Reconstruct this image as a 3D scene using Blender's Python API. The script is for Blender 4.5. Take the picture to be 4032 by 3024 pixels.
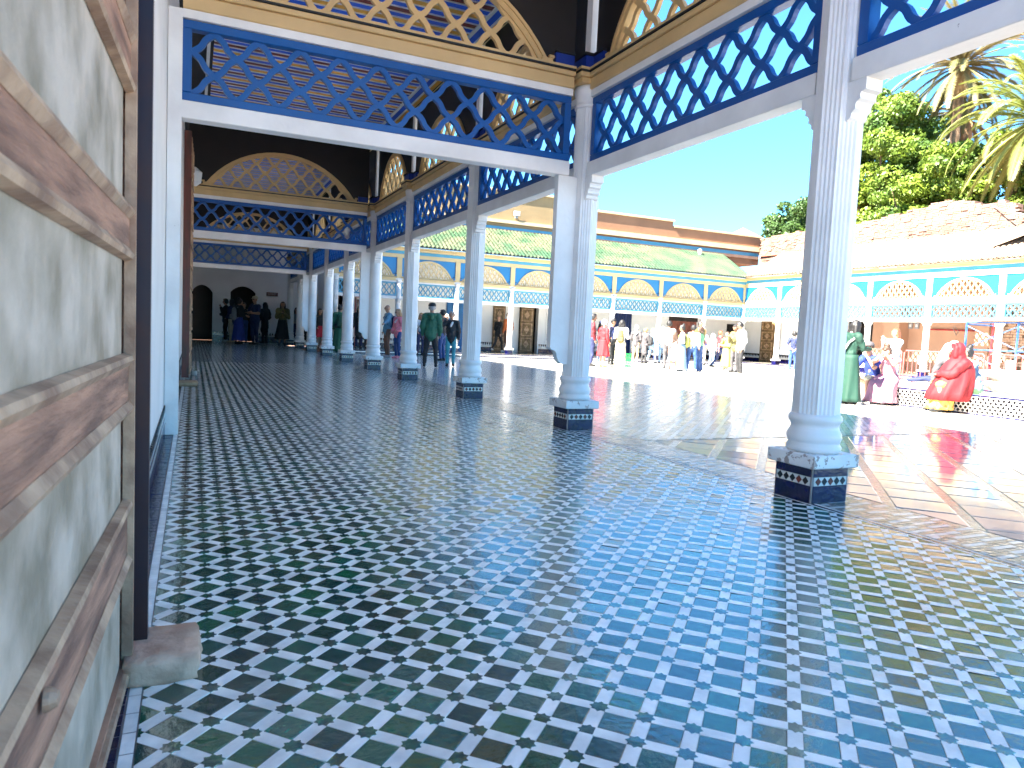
import bpy, bmesh, math, random
import numpy as np
from mathutils import Vector, Matrix
random.seed(7); rng = np.random.default_rng(7)
PI = math.pi
for o in list(bpy.data.objects): bpy.data.objects.remove(o)
scn = bpy.context.scene
COL = scn.collection
# ------------------------------------------------------------------ camera
CAM_F, YAW, PITCH, ROLL, CAM_H = 2799.98, 0.42302, -0.07289, 0.04669, 1.08
def cam_axes():
    f = Vector((math.sin(YAW)*math.cos(PITCH), math.cos(YAW)*math.cos(PITCH), math.sin(PITCH)))
    r = Vector((math.cos(YAW), -math.sin(YAW), 0)); u = r.cross(f)
    c, s = math.cos(ROLL), math.sin(ROLL)
    return c*r + s*u, c*u - s*r, f
cr, cu, cf = cam_axes()
cam = bpy.data.cameras.new('camera'); camo = bpy.data.objects.new('camera', cam); COL.objects.link(camo)
camo.matrix_world = Matrix(((cr.x, cu.x, -cf.x, 0), (cr.y, cu.y, -cf.y, 0), (cr.z, cu.z, -cf.z, CAM_H), (0, 0, 0, 1)))
cam.sensor_width = 36; cam.lens = CAM_F/4032*36; cam.clip_start = .02; cam.clip_end = 3000
cam.dof.use_dof = True; cam.dof.focus_distance = 9; cam.dof.aperture_fstop = 8.0
scn.camera = camo
# ------------------------------------------------------------------ light
SUN_EL = math.radians(46); SX, SY = -0.985, -0.17     # horizontal direction towards the sun
world = bpy.data.worlds.new('World'); scn.world = world; world.use_nodes = True
wn = world.node_tree.nodes; wl = world.node_tree.links
sky = wn.new('ShaderNodeTexSky'); sky.sky_type = 'NISHITA'; sky.sun_disc = False
sky.sun_elevation = SUN_EL; sky.sun_rotation = math.atan2(SX, SY) % (2*PI)
sky.altitude = 450; sky.air_density = .8; sky.dust_density = .0; sky.ozone_density = 6
wn['Background'].inputs['Strength'].default_value = 0.06
tint = wn.new('ShaderNodeMix'); tint.data_type = 'RGBA'; tint.blend_type = 'MULTIPLY'; tint.inputs[0].default_value = 1; tint.inputs[7].default_value = (.48, .82, .86, 1)
wl.new(sky.outputs[0], tint.inputs[6]); wl.new(tint.outputs[2], wn['Background'].inputs[0])
sun = bpy.data.lights.new('sun', 'SUN'); sun.energy = 4.6; sun.angle = math.radians(.5); sun.color = (1, .92, .80)
suno = bpy.data.objects.new('sun', sun); COL.objects.link(suno)
sd = Vector((SX*math.cos(SUN_EL), SY*math.cos(SUN_EL), math.sin(SUN_EL)))
suno.rotation_euler = sd.to_track_quat('Z', 'Y').to_euler()
scn.render.engine = 'CYCLES'; scn.cycles.max_bounces = 16; scn.cycles.diffuse_bounces = 10; scn.cycles.glossy_bounces = 6
scn.view_settings.view_transform = 'Standard'; scn.view_settings.look = 'None'
scn.view_settings.exposure = 3.65; scn.view_settings.gamma = 1.0

scn.view_settings.use_curve_mapping = False
# ------------------------------------------------------------------ materials
def mat(name, col, rough=.5, var=.15, scale=4., bump=0., bscale=40., col2=None, spec=.5, metal=0., stretch=(1, 1, 1), trans=0., coat=0., obj=False):
    m = bpy.data.materials.new(name); m.use_nodes = True
    n = m.node_tree.nodes; l = m.node_tree.links; b = n['Principled BSDF']
    b.inputs['Roughness'].default_value = rough; b.inputs['Specular IOR Level'].default_value = spec
    b.inputs['Metallic'].default_value = metal
    if coat: b.inputs['Coat Weight'].default_value = coat; b.inputs['Coat Roughness'].default_value = .05
    if trans: b.inputs['Transmission Weight'].default_value = trans
    c = np.array(col[:3], float)
    if var or col2 is not None:
        g = n.new('ShaderNodeTexCoord'); mp = n.new('ShaderNodeMapping'); mp.inputs['Scale'].default_value = stretch
        l.new(g.outputs['Object' if obj else 'Generated'], mp.inputs[0])
        if not obj:
            ge = n.new('ShaderNodeNewGeometry'); l.new(ge.outputs['Position'], mp.inputs[0])
        t = n.new('ShaderNodeTexNoise'); t.inputs['Scale'].default_value = scale; t.inputs['Detail'].default_value = 6
        l.new(mp.outputs[0], t.inputs[0])
        r = n.new('ShaderNodeValToRGB'); r.color_ramp.elements[0].position = .36; r.color_ramp.elements[1].position = .64
        a = c*(1-var) if col2 is None else np.array(col2[:3], float)
        bb = np.minimum(c*(1+var*.6), 1) if col2 is None else c
        r.color_ramp.elements[0].color = (*a, 1); r.color_ramp.elements[1].color = (*bb, 1)
        l.new(t.outputs[0], r.inputs[0]); l.new(r.outputs[0], b.inputs['Base Color'])
        if bump:
            t2 = n.new('ShaderNodeTexNoise'); t2.inputs['Scale'].default_value = bscale; t2.inputs['Detail'].default_value = 4
            l.new(mp.outputs[0], t2.inputs[0])
            bp = n.new('ShaderNodeBump'); bp.inputs['Strength'].default_value = bump; bp.inputs['Distance'].default_value = .01
            l.new(t2.outputs[0], bp.inputs['Height']); l.new(bp.outputs[0], b.inputs['Normal'])
    else: b.inputs['Base Color'].default_value = (*c, 1)
    return m
M = {}
def paint(name, col, wear=(.3, .27, .25), amount=.62, rough=.45):
    """old gloss paint over plaster: dirt mottling plus small chips that bare the ground"""
    m = mat(name, col, rough, .10, 2.2, .25, 25.)
    n = m.node_tree.nodes; l = m.node_tree.links; b = n['Principled BSDF']
    ge = n.new('ShaderNodeNewGeometry'); t = n.new('ShaderNodeTexNoise'); t.inputs['Scale'].default_value = 14; t.inputs['Detail'].default_value = 8
    t.inputs['Roughness'].default_value = .65
    l.new(ge.outputs['Position'], t.inputs[0])
    r = n.new('ShaderNodeValToRGB'); r.color_ramp.elements[0].position = amount; r.color_ramp.elements[1].position = amount+.015
    l.new(t.outputs[0], r.inputs[0])
    mx = n.new('ShaderNodeMix'); mx.data_type = 'RGBA'
    src = b.inputs['Base Color'].links[0].from_socket
    l.new(r.outputs[0], mx.inputs[0]); l.new(src, mx.inputs[6]); mx.inputs[7].default_value = (*wear, 1)
    l.new(mx.outputs[2], b.inputs['Base Color'])
    return m
M['white'] = paint('white_gloss_paint', (.78, .77, .75), amount=.73)
M['worn'] = paint('worn_white_paint', (.76, .75, .73), (.36, .29, .26), .565)
M['plaster'] = mat('white_plaster', (.84, .83, .81), .7, .05, 1.5, .3, 12.)
M['blue'] = paint('blue_lattice_paint', (.001, .075, .29), (.01, .10, .30), .75, .35)
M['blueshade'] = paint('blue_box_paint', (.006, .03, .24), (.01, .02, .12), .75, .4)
M['yellow'] = paint('ochre_cream_paint', (.62, .42, .19), (.4, .28, .16), .75)
M['groove'] = mat('dark_groove', (.012, .012, .014), .6, .3, 20)
M['darkwood_shade'] = mat('dark_cedar_with_shade', (.010, .006, .005), .6, .4, 3)  # near-black: deep shade of ceiling, spandrels and rooms put into the colour
M['sunblue'] = mat('sunlit_blue_paint', (.004, .15, .34), .5, .12, 1.5)  # near blue paint again, its overexposure in the sun put into the colour
M['sunlat'] = mat('sunlit_blue_lattice_paint', (.05, .24, .36), .5, .1, 3)  # lattice blue lightened: sun brightness painted in
M['faryel'] = mat('cream_yellow_paint', (.50, .38, .19), .55, .1, 2)
M['farwhite'] = mat('far_white_paint', (.55, .54, .52), .5, .06, 2)
M['tileblue'] = mat('cobalt_glaze', (.002, .002, .045), .2, .35, 9, .3, 30)
M['tileblack'] = mat('black_glaze', (.008, .008, .010), .12, .2, 9)
M['tilered'] = mat('oxblood_glaze', (.14, .025, .012), .15, .3, 9)
M['tilewhite'] = mat('white_glaze', (.68, .67, .62), .15, .12, 9)
M['grout'] = mat('grout', (.33, .29, .27), .8, .3, 6)
M['stone'] = mat('pinkish_stone', (.68, .46, .33), .8, .3, 9, .8, 30, col2=(.44, .27, .18))
M['wood'] = mat('weathered_door_wood', (.50, .26, .165), .5, .2, 5, .8, 22, col2=(.17, .080, .052), stretch=(1, .5, 4))
M['woodlight'] = mat('worn_door_moulding', (.58, .39, .25), .45, .2, 8, .6, 25, col2=(.28, .16, .10))
M['doorpanel'] = mat('faded_grey_green_panel', (.60, .50, .40), .5, .2, 5, .5, 20, col2=(.28, .23, .16))
M['doordark'] = mat('blackened_iron_edge', (.012, .010, .022), .4, .5, 6, col2=(.03, .012, .014))
M['redwood'] = mat('red_brown_varnished_edge', (.16, .035, .025), .45, .3, 5, .4, 20, col2=(.075, .03, .02), stretch=(3, 3, .6))
M['carved'] = mat('carved_cedar', (.50, .33, .19), .55, .3, 9, .6, 20, col2=(.26, .15, .08))
M['farcarved'] = mat('dark_carved_door', (.22, .14, .05), .5, .4, 9, .6, 15, col2=(.10, .055, .02))
M['salmon'] = mat('salmon_plaster', (.40, .23, .15), .8, .1, 1.2)
M['ochrewall'] = mat('ochre_render', (.24, .12, .065), .85, .12, 1.0, .3, 8)
M['yelwall'] = mat('yellow_render', (.24, .17, .085), .85, .10, .8, .3, 8)
M['copestone'] = mat('cream_coping', (.50, .40, .24), .8, .1, 2)
M['brick'] = mat('old_brick', (.21, .135, .095), .85, .3, 1.8, .6, 12, col2=(.14, .075, .055))
M['roofgreen'] = mat('green_glazed_roof_tile', (.022, .055, .028), .35, .4, 1.3, .2, 20, col2=(.075, .08, .048))
M['roofpale'] = mat('bleached_clay_roof_tile', (.21, .15, .105), .6, .2, 1.3)
M['leaf'] = mat('lime_foliage', (.19, .27, .03), .5, .4, .7, col2=(.05, .11, .018))
M['leafdark'] = mat('deep_green_foliage', (.07, .135, .03), .5, .4, .9, col2=(.03, .07, .02))
M['palm'] = mat('dusty_palm_frond', (.24, .19, .10), .5, .3, .6, col2=(.15, .16, .06))
M['palm2'] = mat('golden_green_palm_frond', (.30, .31, .08), .45, .3, .6, col2=(.17, .21, .05))
M['trunk'] = mat('palm_bark', (.16, .10, .06), .9, .4, 3, 1, 8)
M['thatch'] = mat('dry_frond_skirt', (.30, .19, .10), .9, .4, 3)
M['scaf'] = mat('blue_scaffold_paint', (.005, .04, .18), .4, .5, 6, col2=(.05, .10, .20))
M['scafred'] = mat('red_steel', (.30, .015, .02), .5, .3, 6)
M['railred'] = mat('pink_red_barrier', (.34, .07, .065), .45, .3, 3)
M['railwhite'] = mat('white_barrier', (.75, .72, .70), .45, .1, 3)
M['marble'] = mat('veined_white_marble', (.40, .39, .36), .08, .08, 1.6, .12, 5, col2=(.30, .30, .30))
M['bowl'] = mat('carved_white_stone', (.74, .70, .62), .55, .12, 4, .5, 14)
M['grass'] = mat('green_crate_plastic', (.02, .32, .07), .5, .3, 12)
M['glass'] = mat('dark_window', (.01, .012, .02), .2, .3, 3)
M['bluecloth'] = mat('dark_blue_curtain', (.012, .03, .12), .7, .4, 4, stretch=(6, 6, 1))
M['redcloth'] = mat('rust_red_curtain', (.24, .075, .05), .7, .4, 4, stretch=(6, 6, 1))
M['lamp'] = mat('floodlight_glass', (.75, .75, .75), .3, .05)
M['grey'] = mat('grey_metal', (.25, .25, .26), .4, .2, 9)
M['rope'] = mat('pale_cable', (.6, .58, .52), .6, .1)
def shiny(m, ior):
    m.node_tree.nodes['Principled BSDF'].inputs['IOR'].default_value = ior; return m
def cells_mat(name, kind):
    """zellige colour: a different glaze in every cell of the 45 degree lattice; kind 'green' glaze only or 'field' whole pattern"""
    m = bpy.data.materials.new(name); m.use_nodes = True
    n = m.node_tree.nodes; l = m.node_tree.links; b = n['Principled BSDF']
    ge = n.new('ShaderNodeNewGeometry'); mp = n.new('ShaderNodeMapping'); mp.vector_type = 'POINT'
    s = 1/(0.0945*math.sqrt(2)); mp.inputs['Scale'].default_value = (s, s, s)
    # rotate first: use two mappings
    m0 = n.new('ShaderNodeMapping'); m0.inputs['Location'].default_value = (-.057, -1.99, 0)
    l.new(ge.outputs['Position'], m0.inputs[0])
    mp.inputs['Rotation'].default_value = (0, 0, PI/4); l.new(m0.outputs[0], mp.inputs[0])
    fl = n.new('ShaderNodeVectorMath'); fl.operation = 'FLOOR'; l.new(mp.outputs[0], fl.inputs[0])
    wn_ = n.new('ShaderNodeTexWhiteNoise'); wn_.noise_dimensions = '2D'; l.new(fl.outputs[0], wn_.inputs['Vector'])
    rp = n.new('ShaderNodeValToRGB'); e = rp.color_ramp.elements
    if kind == 'green':
        cols = [(.001, .034, .022), (.001, .062, .030), (.002, .050, .040), (.001, .11, .042), (.003, .080, .060), (.010, .13, .075)]
    else:
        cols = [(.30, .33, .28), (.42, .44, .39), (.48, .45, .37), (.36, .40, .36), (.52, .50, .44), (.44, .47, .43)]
    e[0].color = (*cols[0], 1); e[1].color = (*cols[-1], 1)
    for i, c in enumerate(cols[1:-1]):
        x = e.new((i+1)/5); x.color = (*c, 1)
    l.new(wn_.outputs['Value'], rp.inputs[0])
    nz = n.new('ShaderNodeTexNoise'); nz.inputs['Scale'].default_value = 45; nz.inputs['Detail'].default_value = 5
    l.new(ge.outputs['Position'], nz.inputs[0])
    mr = n.new('ShaderNodeMapRange'); mr.inputs[1].default_value = .3; mr.inputs[2].default_value = .75; mr.inputs[3].default_value = .55 if kind == 'green' else .82; mr.inputs[4].default_value = 1.7 if kind == 'green' else 1.2
    l.new(nz.outputs[0], mr.inputs[0])
    mu = n.new('ShaderNodeVectorMath'); mu.operation = 'SCALE'; l.new(rp.outputs[0], mu.inputs[0]); l.new(mr.outputs[0], mu.inputs['Scale'])
    out = mu.outputs[0]
    if kind == 'field':
        fr = n.new('ShaderNodeVectorMath'); fr.operation = 'FRACTION'; l.new(mp.outputs[0], fr.inputs[0])
        sp = n.new('ShaderNodeSeparateXYZ'); l.new(fr.outputs[0], sp.inputs[0])
        def band(sock):
            a = n.new('ShaderNodeMath'); a.operation = 'SUBTRACT'; l.new(sock, a.inputs[0]); a.inputs[1].default_value = .5
            c = n.new('ShaderNodeMath'); c.operation = 'ABSOLUTE'; l.new(a.outputs[0], c.inputs[0])
            d = n.new('ShaderNodeMath'); d.operation = 'GREATER_THAN'; l.new(c.outputs[0], d.inputs[0]); d.inputs[1].default_value = .365
            return d.outputs[0]
        mx_ = n.new('ShaderNodeMath'); mx_.operation = 'MAXIMUM'; l.new(band(sp.outputs[0]), mx_.inputs[0]); l.new(band(sp.outputs[1]), mx_.inputs[1])
        mix = n.new('ShaderNodeMix'); mix.data_type = 'RGBA'; l.new(mx_.outputs[0], mix.inputs[0]); l.new(out, mix.inputs[6]); mix.inputs[7].default_value = (.74, .72, .67, 1)
        out = mix.outputs[2]
    l.new(out, b.inputs['Base Color'])
    n2 = n.new('ShaderNodeTexNoise'); n2.inputs['Scale'].default_value = 30; n2.inputs['Detail'].default_value = 3
    l.new(ge.outputs['Position'], n2.inputs[0])
    bp = n.new('ShaderNodeBump'); bp.inputs['Strength'].default_value = .35; bp.inputs['Distance'].default_value = .004
    l.new(n2.outputs[0], bp.inputs['Height']); l.new(bp.outputs[0], b.inputs['Normal'])
    b.inputs['Roughness'].default_value = .13; b.inputs['IOR'].default_value = 2.5
    return m
M['zgreen'] = cells_mat('green_zellige_glaze', 'green')
M['zfield'] = cells_mat('overlit_zellige_field', 'field')  # green and white court tiles, overexposure and reflected sun put into paler colours
M['zoverlit'] = cells_mat('overlit_green_glaze', 'overlit')  # green squares paled likewise, the glare painted into the glaze
M['zwhite'] = shiny(mat('ivory_zellige', (.90, .88, .83), .24, .18, 7, .35, 28), 1.6)
M['zcream'] = mat('cream_zellige', (.72, .71, .67), .16, .15, 18, .35, 28, spec=.6)
M['ztan'] = mat('tan_brick_tile', (.26, .24, .20), .16, .25, 22, .4, 28, col2=(.17, .155, .13))
# ------------------------------------------------------------------ mesh builder
class MB:
    def __init__(s): s.v = []; s.f = []; s.mi = []; s.m = []
    def mat(s, m):
        if m not in s.m: s.m.append(m)
        return s.m.index(m)
    def add(s, vs, fs, m):
        k = len(s.v); s.v.extend([tuple(v) for v in vs]); i = s.mat(m)
        s.f.extend([tuple(k+j for j in f) for f in fs]); s.mi.extend([i]*len(fs)); return s
    def box(s, x0, x1, y0, y1, z0, z1, m, bev=0):
        if bev:
            b = bev
            ring = lambda z, d: [(x0+d, y0+d+0, z), (x1-d, y0+d, z), (x1-d, y1-d, z), (x0+d, y1-d, z)]
            vs = ring(z0, b)+ring(z0+b, 0)+ring(z1-b, 0)+ring(z1, b)
            fs = [(3, 2, 1, 0), (12, 13, 14, 15)]
            for r in range(3):
                for i in range(4):
                    j = (i+1) % 4; fs.append((r*4+i, r*4+j, r*4+4+j, r*4+4+i))
            return s.add(vs, fs, m)
        vs = [(x, y, z) for z in (z0, z1) for y in (y0, y1) for x in (x0, x1)]
        return s.add(vs, [(0, 2, 3, 1), (4, 5, 7, 6), (0, 1, 5, 4), (2, 6, 7, 3), (0, 4, 6, 2), (1, 3, 7, 5)], m)
    def prism(s, pts, axis, a, b, m):
        """extrude 2-D outline; axis 'x','y','z'"""
        mk = {'y': lambda p, t: (p[0], t, p[1]), 'x': lambda p, t: (t, p[0], p[1]), 'z': lambda p, t: (p[0], p[1], t)}[axis]
        n = len(pts); vs = [mk(p, a) for p in pts]+[mk(p, b) for p in pts]
        fs = [tuple(range(n-1, -1, -1)), tuple(range(n, 2*n))]+[(i, (i+1) % n, n+(i+1) % n, n+i) for i in range(n)]
        return s.add(vs, fs, m)
    def rings(s, rings, m, cap=True, closed=True):
        n = len(rings[0]); vs = [p for r in rings for p in r]; fs = []
        for k in range(len(rings)-1):
            for i in range(n if closed else n-1):
                j = (i+1) % n; fs.append((k*n+i, k*n+j, (k+1)*n+j, (k+1)*n+i))
        if cap: fs += [tuple(range(n-1, -1, -1)), tuple((len(rings)-1)*n+i for i in range(n))]
        return s.add(vs, fs, m)
    def lathe(s, prof, c, m, seg=24, fx=1, fy=1, fn=None):
        R = []
        for r, z in prof:
            R.append([(c[0]+fx*(fn(t, r, z) if fn else r)*math.cos(t), c[1]+fy*(fn(t, r, z) if fn else r)*math.sin(t), c[2]+z) for t in [2*PI*i/seg for i in range(seg)]])
        return s.rings(R, m)
    def tube(s, pts, rad, m, seg=6):
        P = [Vector(p) for p in pts]; R = []
        up = Vector((0, 0, 1))
        for i, p in enumerate(P):
            d = (P[min(i+1, len(P)-1)]-P[max(i-1, 0)]).normalized()
            a = d.cross(up if abs(d.z) < .95 else Vector((1, 0, 0))).normalized(); b = d.cross(a)
            r = rad[i] if isinstance(rad, (list, tuple)) else rad
            R.append([p+a*r*math.cos(t)+b*r*math.sin(t) for t in [2*PI*k/seg for k in range(seg)]])
        return s.rings(R, m)
    def caps(s, a, b, ra, rb, m, fl=1., seg=10):
        """tapered capsule; fl flattens it front to back about its own axis centre"""
        a = Vector(a); b = Vector(b); d = b-a; L = d.length
        if L < 1e-5: d = Vector((0, 0, 1)); L = 1e-5
        d = d.normalized(); x = d.cross(Vector((0, 1, 0)))
        x = x.normalized() if x.length > .1 else Vector((1, 0, 0)); y = d.cross(x)
        R = []
        for t, q in [(-80, 0), (-50, 0), (-20, 0), (0, 0), (0, 1), (20, 1), (50, 1), (80, 1)]:
            r0 = ra if q == 0 else rb; c = a if q == 0 else b; th = math.radians(t)
            R.append([c+d*math.sin(th)*r0+(x*math.cos(w)+y*math.sin(w)*fl)*math.cos(th)*r0 for w in [2*PI*k/seg for k in range(seg)]])
        return s.rings(R, m)
    def ell(s, c, rx, ry, rz, m, seg=12, rows=8):
        R = [[(c[0]+rx*math.cos(p)*math.cos(t), c[1]+ry*math.cos(p)*math.sin(t), c[2]+rz*math.sin(p)) for t in [2*PI*k/seg for k in range(seg)]] for p in [(-.49+.98*i/(rows-1))*PI for i in range(rows)]]
        return s.rings(R, m)
    def mesh(s, name, smooth=False):
        me = bpy.data.meshes.new(name); me.from_pydata(s.v, [], s.f)
        for m in s.m: me.materials.append(m)
        if len(s.m) > 1: me.polygons.foreach_set('material_index', s.mi)
        if smooth: me.shade_smooth()
        me.update(); return me
    def build(s, name, parent=None, loc=None, rot=0, smooth=False, sc=None):
        return obj(name, s.mesh(name, smooth), parent, loc, rot, sc)
def obj(name, data, parent=None, loc=None, rot=0, sc=None):
    o = bpy.data.objects.new(name, data); COL.objects.link(o)
    if parent: o.parent = parent
    if loc is not None: o.location = loc
    if rot: o.rotation_euler = (0, 0, rot) if not isinstance(rot, (tuple, list)) else rot
    if sc is not None: o.scale = sc if isinstance(sc, (tuple, list)) else (sc, sc, sc)
    return o
def tag(o, label=None, cat=None, group=None, kind=None):
    if label: o['label'] = label
    if cat: o['category'] = cat
    if group: o['group'] = group
    if kind: o['kind'] = kind
    return o
def empty(name, loc=(0, 0, 0), rot=0, **k):
    o = obj(name, None, None, loc, rot); o.empty_display_size = .1; return tag(o, **k)
def copy_tree(o, parent=None):
    c = o.copy(); COL.objects.link(c)
    if parent: c.parent = parent
    for ch in list(o.children): copy_tree(ch, c)
    return c
def ordinal(i): return ['first', 'second', 'third', 'fourth', 'fifth', 'sixth', 'seventh', 'eighth', 'ninth', 'tenth', 'eleventh', 'twelfth'][i]
def clip(poly, x0, x1, y0, y1):
    for ax, lim, sg in ((0, x0, 1), (0, x1, -1), (1, y0, 1), (1, y1, -1)):
        out = []
        for i in range(len(poly)):
            p, q = poly[i-1], poly[i]
            a, b = (p[ax]-lim)*sg, (q[ax]-lim)*sg
            if (a >= 0) != (b >= 0):
                t = a/(a-b); out.append((p[0]+t*(q[0]-p[0]), p[1]+t*(q[1]-p[1])))
            if b >= 0: out.append(q)
        poly = out
        if not poly: return []
    return poly
# ================================================================== SETTING
PX = 4.04                                   # centre line of the near colonnade
PY = [.25, 3.70, 7.20, 10.62, 14.23, 17.40, 20.70, 24.05, 27.48, 30.70, 34.10]
YG, XR, YE = 27.31, 24.53, 36.5
ground = tag(MB().add([(-600, -600, -.2), (600, -600, -.2), (600, 600, -.2), (-600, 600, -.2)], [(0, 1, 2, 3)], M['ochrewall']).build('ground'), kind='structure')
gf = tag(MB().box(-.6, 3.86, -9, YE+.3, -.18, -.004, M['grout']).build('gallery_floor'), kind='structure')
cfl = tag(MB().box(3.86, 24.5, -14, 27.3, -.18, -.004, M['zfield']).build('courtyard_floor'), kind='structure')
A = .0945
def star_pts(cx, cy, r=.030):
    return [(cx+(r if k % 2 == 0 else r*.74)*math.cos(PI*k/8), cy+(r if k % 2 == 0 else r*.74)*math.sin(PI*k/8)) for k in range(16)]
def rect45(cx, cy, hl, hw, s):
    c = math.sqrt(.5); ax, ay = c, c*s; bx, by = -c*s, c
    return [(cx-ax*hl-bx*hw, cy-ay*hl-by*hw), (cx+ax*hl-bx*hw, cy+ay*hl-by*hw), (cx+ax*hl+bx*hw, cy+ay*hl+by*hw), (cx-ax*hl+bx*hw, cy-ay*hl+by*hw)]
HB, HS, HLb = .0205, .0452, .049
def pix(x, y, z=0):
    d = Vector((x, y, z-CAM_H)); q = d.dot(cf)
    return (2016+CAM_F*d.dot(cr)/q, 1512-CAM_F*d.dot(cu)/q, q)
def seen(x, y):
    u, v, q = pix(x, y); return q > 0 and 560 < u < 4060 and v < 3060
pieces = []
m0, m1 = int((-.2-.057)/A)-2, int((3.9)/A)+3
n0, n1 = int((.8-1.99)/A)-2, int((19-1.99)/A)+2
for m in range(m0, m1):
    for n in range(n0, n1):
        cx, cy = .057+A*m, 1.99+A*n
        if (m+n) % 2 == 0:
            pieces.append(('star_tile', cx, cy, 0, star_pts(cx, cy)))
            pieces.append(('tile_strip', cx+A/2, cy+A/2, 1, rect45(cx+A/2, cy+A/2, HLb, HB, 1)))
            pieces.append(('tile_strip', cx+A/2, cy-A/2, -1, rect45(cx+A/2, cy-A/2, HLb, HB, -1)))
        else: pieces.append(('tile', cx, cy, 0, rect45(cx, cy, HS, HS, 1)))
X0, X1 = -.118, 3.845
def inside(poly): return all(X0 <= p[0] <= X1 for p in poly)
proto = {}
def slab_mesh(poly, cx, cy, th, m, name):
    P = [(p[0]-cx, p[1]-cy) for p in poly]; k = .975; mb = MB(); n = len(P)
    vs = [(x, y, -th) for x, y in P]+[(x, y, -.0012) for x, y in P]+[(x*k, y*k, 0) for x, y in P]
    fs = [(i, (i+1) % n, n+(i+1) % n, n+i) for i in range(n)]+[(n+i, n+(i+1) % n, 2*n+(i+1) % n, 2*n+i) for i in range(n)]+[tuple(range(2*n, 3*n))]
    return mb.add(vs, fs, m).mesh(name)
mats3 = {'tile': M['zgreen'], 'tile_strip': M['zwhite'], 'star_tile': M['zgreen']}
lim = {'tile': 300, 'tile_strip': 300, 'star_tile': 300}
rest = {k: MB() for k in mats3}
pieces.sort(key=lambda p: p[1]**2+p[2]**2)
for kind, cx, cy, s, poly in pieces:
    h = {'tile': 0, 'tile_strip': .0002, 'star_tile': .0010}[kind]
    tx, ty = random.gauss(0, .012), random.gauss(0, .012); hz = random.uniform(-.0007, .0007)
    if lim[kind] > 0 and inside(poly) and seen(cx, cy):
        lim[kind] -= 1
        if (kind, s) not in proto: proto[(kind, s)] = slab_mesh(poly, cx, cy, .008, mats3[kind], kind)
        obj(kind, proto[(kind, s)], gf, (cx, cy, h+hz), (tx, ty, random.gauss(0, .006)))
    else:
        if not inside(poly): poly = clip(poly, X0, X1, -9, 99)
        if len(poly) > 2:
            rest[kind].add([(x, y, h+hz+ty*(x-cx)*-1+tx*(y-cy)) for x, y in poly], [tuple(range(len(poly)))], mats3[kind])
for k, mb in rest.items(): tag(mb.build(k, gf), kind='stuff')
# beyond about 19 m the pattern is finer than a pixel: one sheet carries it
def green_field(name):
    m = cells_mat(name, 'field'); rp = [n for n in m.node_tree.nodes if n.type == 'VALTORGB'][0]
    for e, c in zip(rp.color_ramp.elements, [(.003, .03, .028), (.004, .05, .035), (.01, .05, .05), (.003, .08, .04), (.02, .07, .07), (.03, .09, .07)]): e.color = (*c, 1)
    [n for n in m.node_tree.nodes if n.type == 'MIX'][0].inputs[7].default_value = (.74, .73, .72, 1)
    return m
tag(MB().add([(X0, 18.9, -.0005), (X1, 18.9, -.0005), (X1, YE, -.0005), (X0, YE, -.0005)], [(0, 1, 2, 3)], green_field('far_green_zellige')).build('far_tile_field', gf), kind='stuff')
# blue border strips along the wall, white strip tiles
def strip(x0, x1, y0, y1, step, m, name, limit, z=.0):
    mb = MB(); y = y0; c = 0; ms = None
    while y < y1-1e-6:
        L = min(step, y1-y)
        if c < limit and seen((x0+x1)/2, y+L/2) and L == step:
            if ms is None: ms = slab_mesh([(x0+.0015, y+.0015), (x1-.0015, y+.0015), (x1-.0015, y+L-.0015), (x0+.0015, y+L-.0015)], (x0+x1)/2, y+L/2, .008, m, name)
            obj(name, ms, gf, ((x0+x1)/2, y+L/2, z+random.uniform(-.001, .001)), (random.gauss(0, .006), random.gauss(0, .006), 0)); c += 1
        else:
            t = random.gauss(0, .006)
            mb.add([(x0+.0015, y+.0015, z-t*L/2), (x1-.0015, y+.0015, z-t*L/2), (x1-.0015, y+L-.0015, z+t*L/2), (x0+.0015, y+L-.0015, z+t*L/2)], [(0, 1, 2, 3)], m)
        y += step
    if mb.v: tag(mb.build(name, gf), kind='stuff')
strip(-.156, -.121, 1.0, YE, .10, M['zwhite'], 'border_tile', 120)
strip(-.235, -.159, 1.0, YE, .055, M['tileblue'], 'blue_border_tile', 160)
strip(3.848, 3.866, 1.0, YE, .10, M['zwhite'], 'edge_tile', 60)
strip(3.869, 3.905, 1.0, YE, .12, M['tileblue'], 'blue_edge_tile', 60)
strip(3.908, 3.926, 1.0, YE, .10, M['zwhite'], 'outer_edge_tile', 60)
# band of small cream bricks between the columns and the court
mb = MB(); k = 0
for yi in range(int(26/.042)):
    y = 1.2+yi*.042
    x = 3.93+((yi*37) % 11)*.009-.09
    while x < 4.42:
        w = .095; a, b = max(x, 3.93), min(x+w, 4.42)
        if b-a > .01:
            z = random.uniform(-.0008, .001)+.001
            mb.add([(a+.002, y+.002, z+random.gauss(0, .0003)), (b-.002, y+.002, z+random.gauss(0, .0003)), (b-.002, y+.040, z+random.gauss(0, .0003)), (a+.002, y+.040, z+random.gauss(0, .0003))], [(0, 1, 2, 3)], M['ztan'] if (yi*7+int(x*90)) % 3 else M['zcream'])
        x += w
tag(mb.build('small_brick_tile', cfl), kind='stuff')
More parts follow.
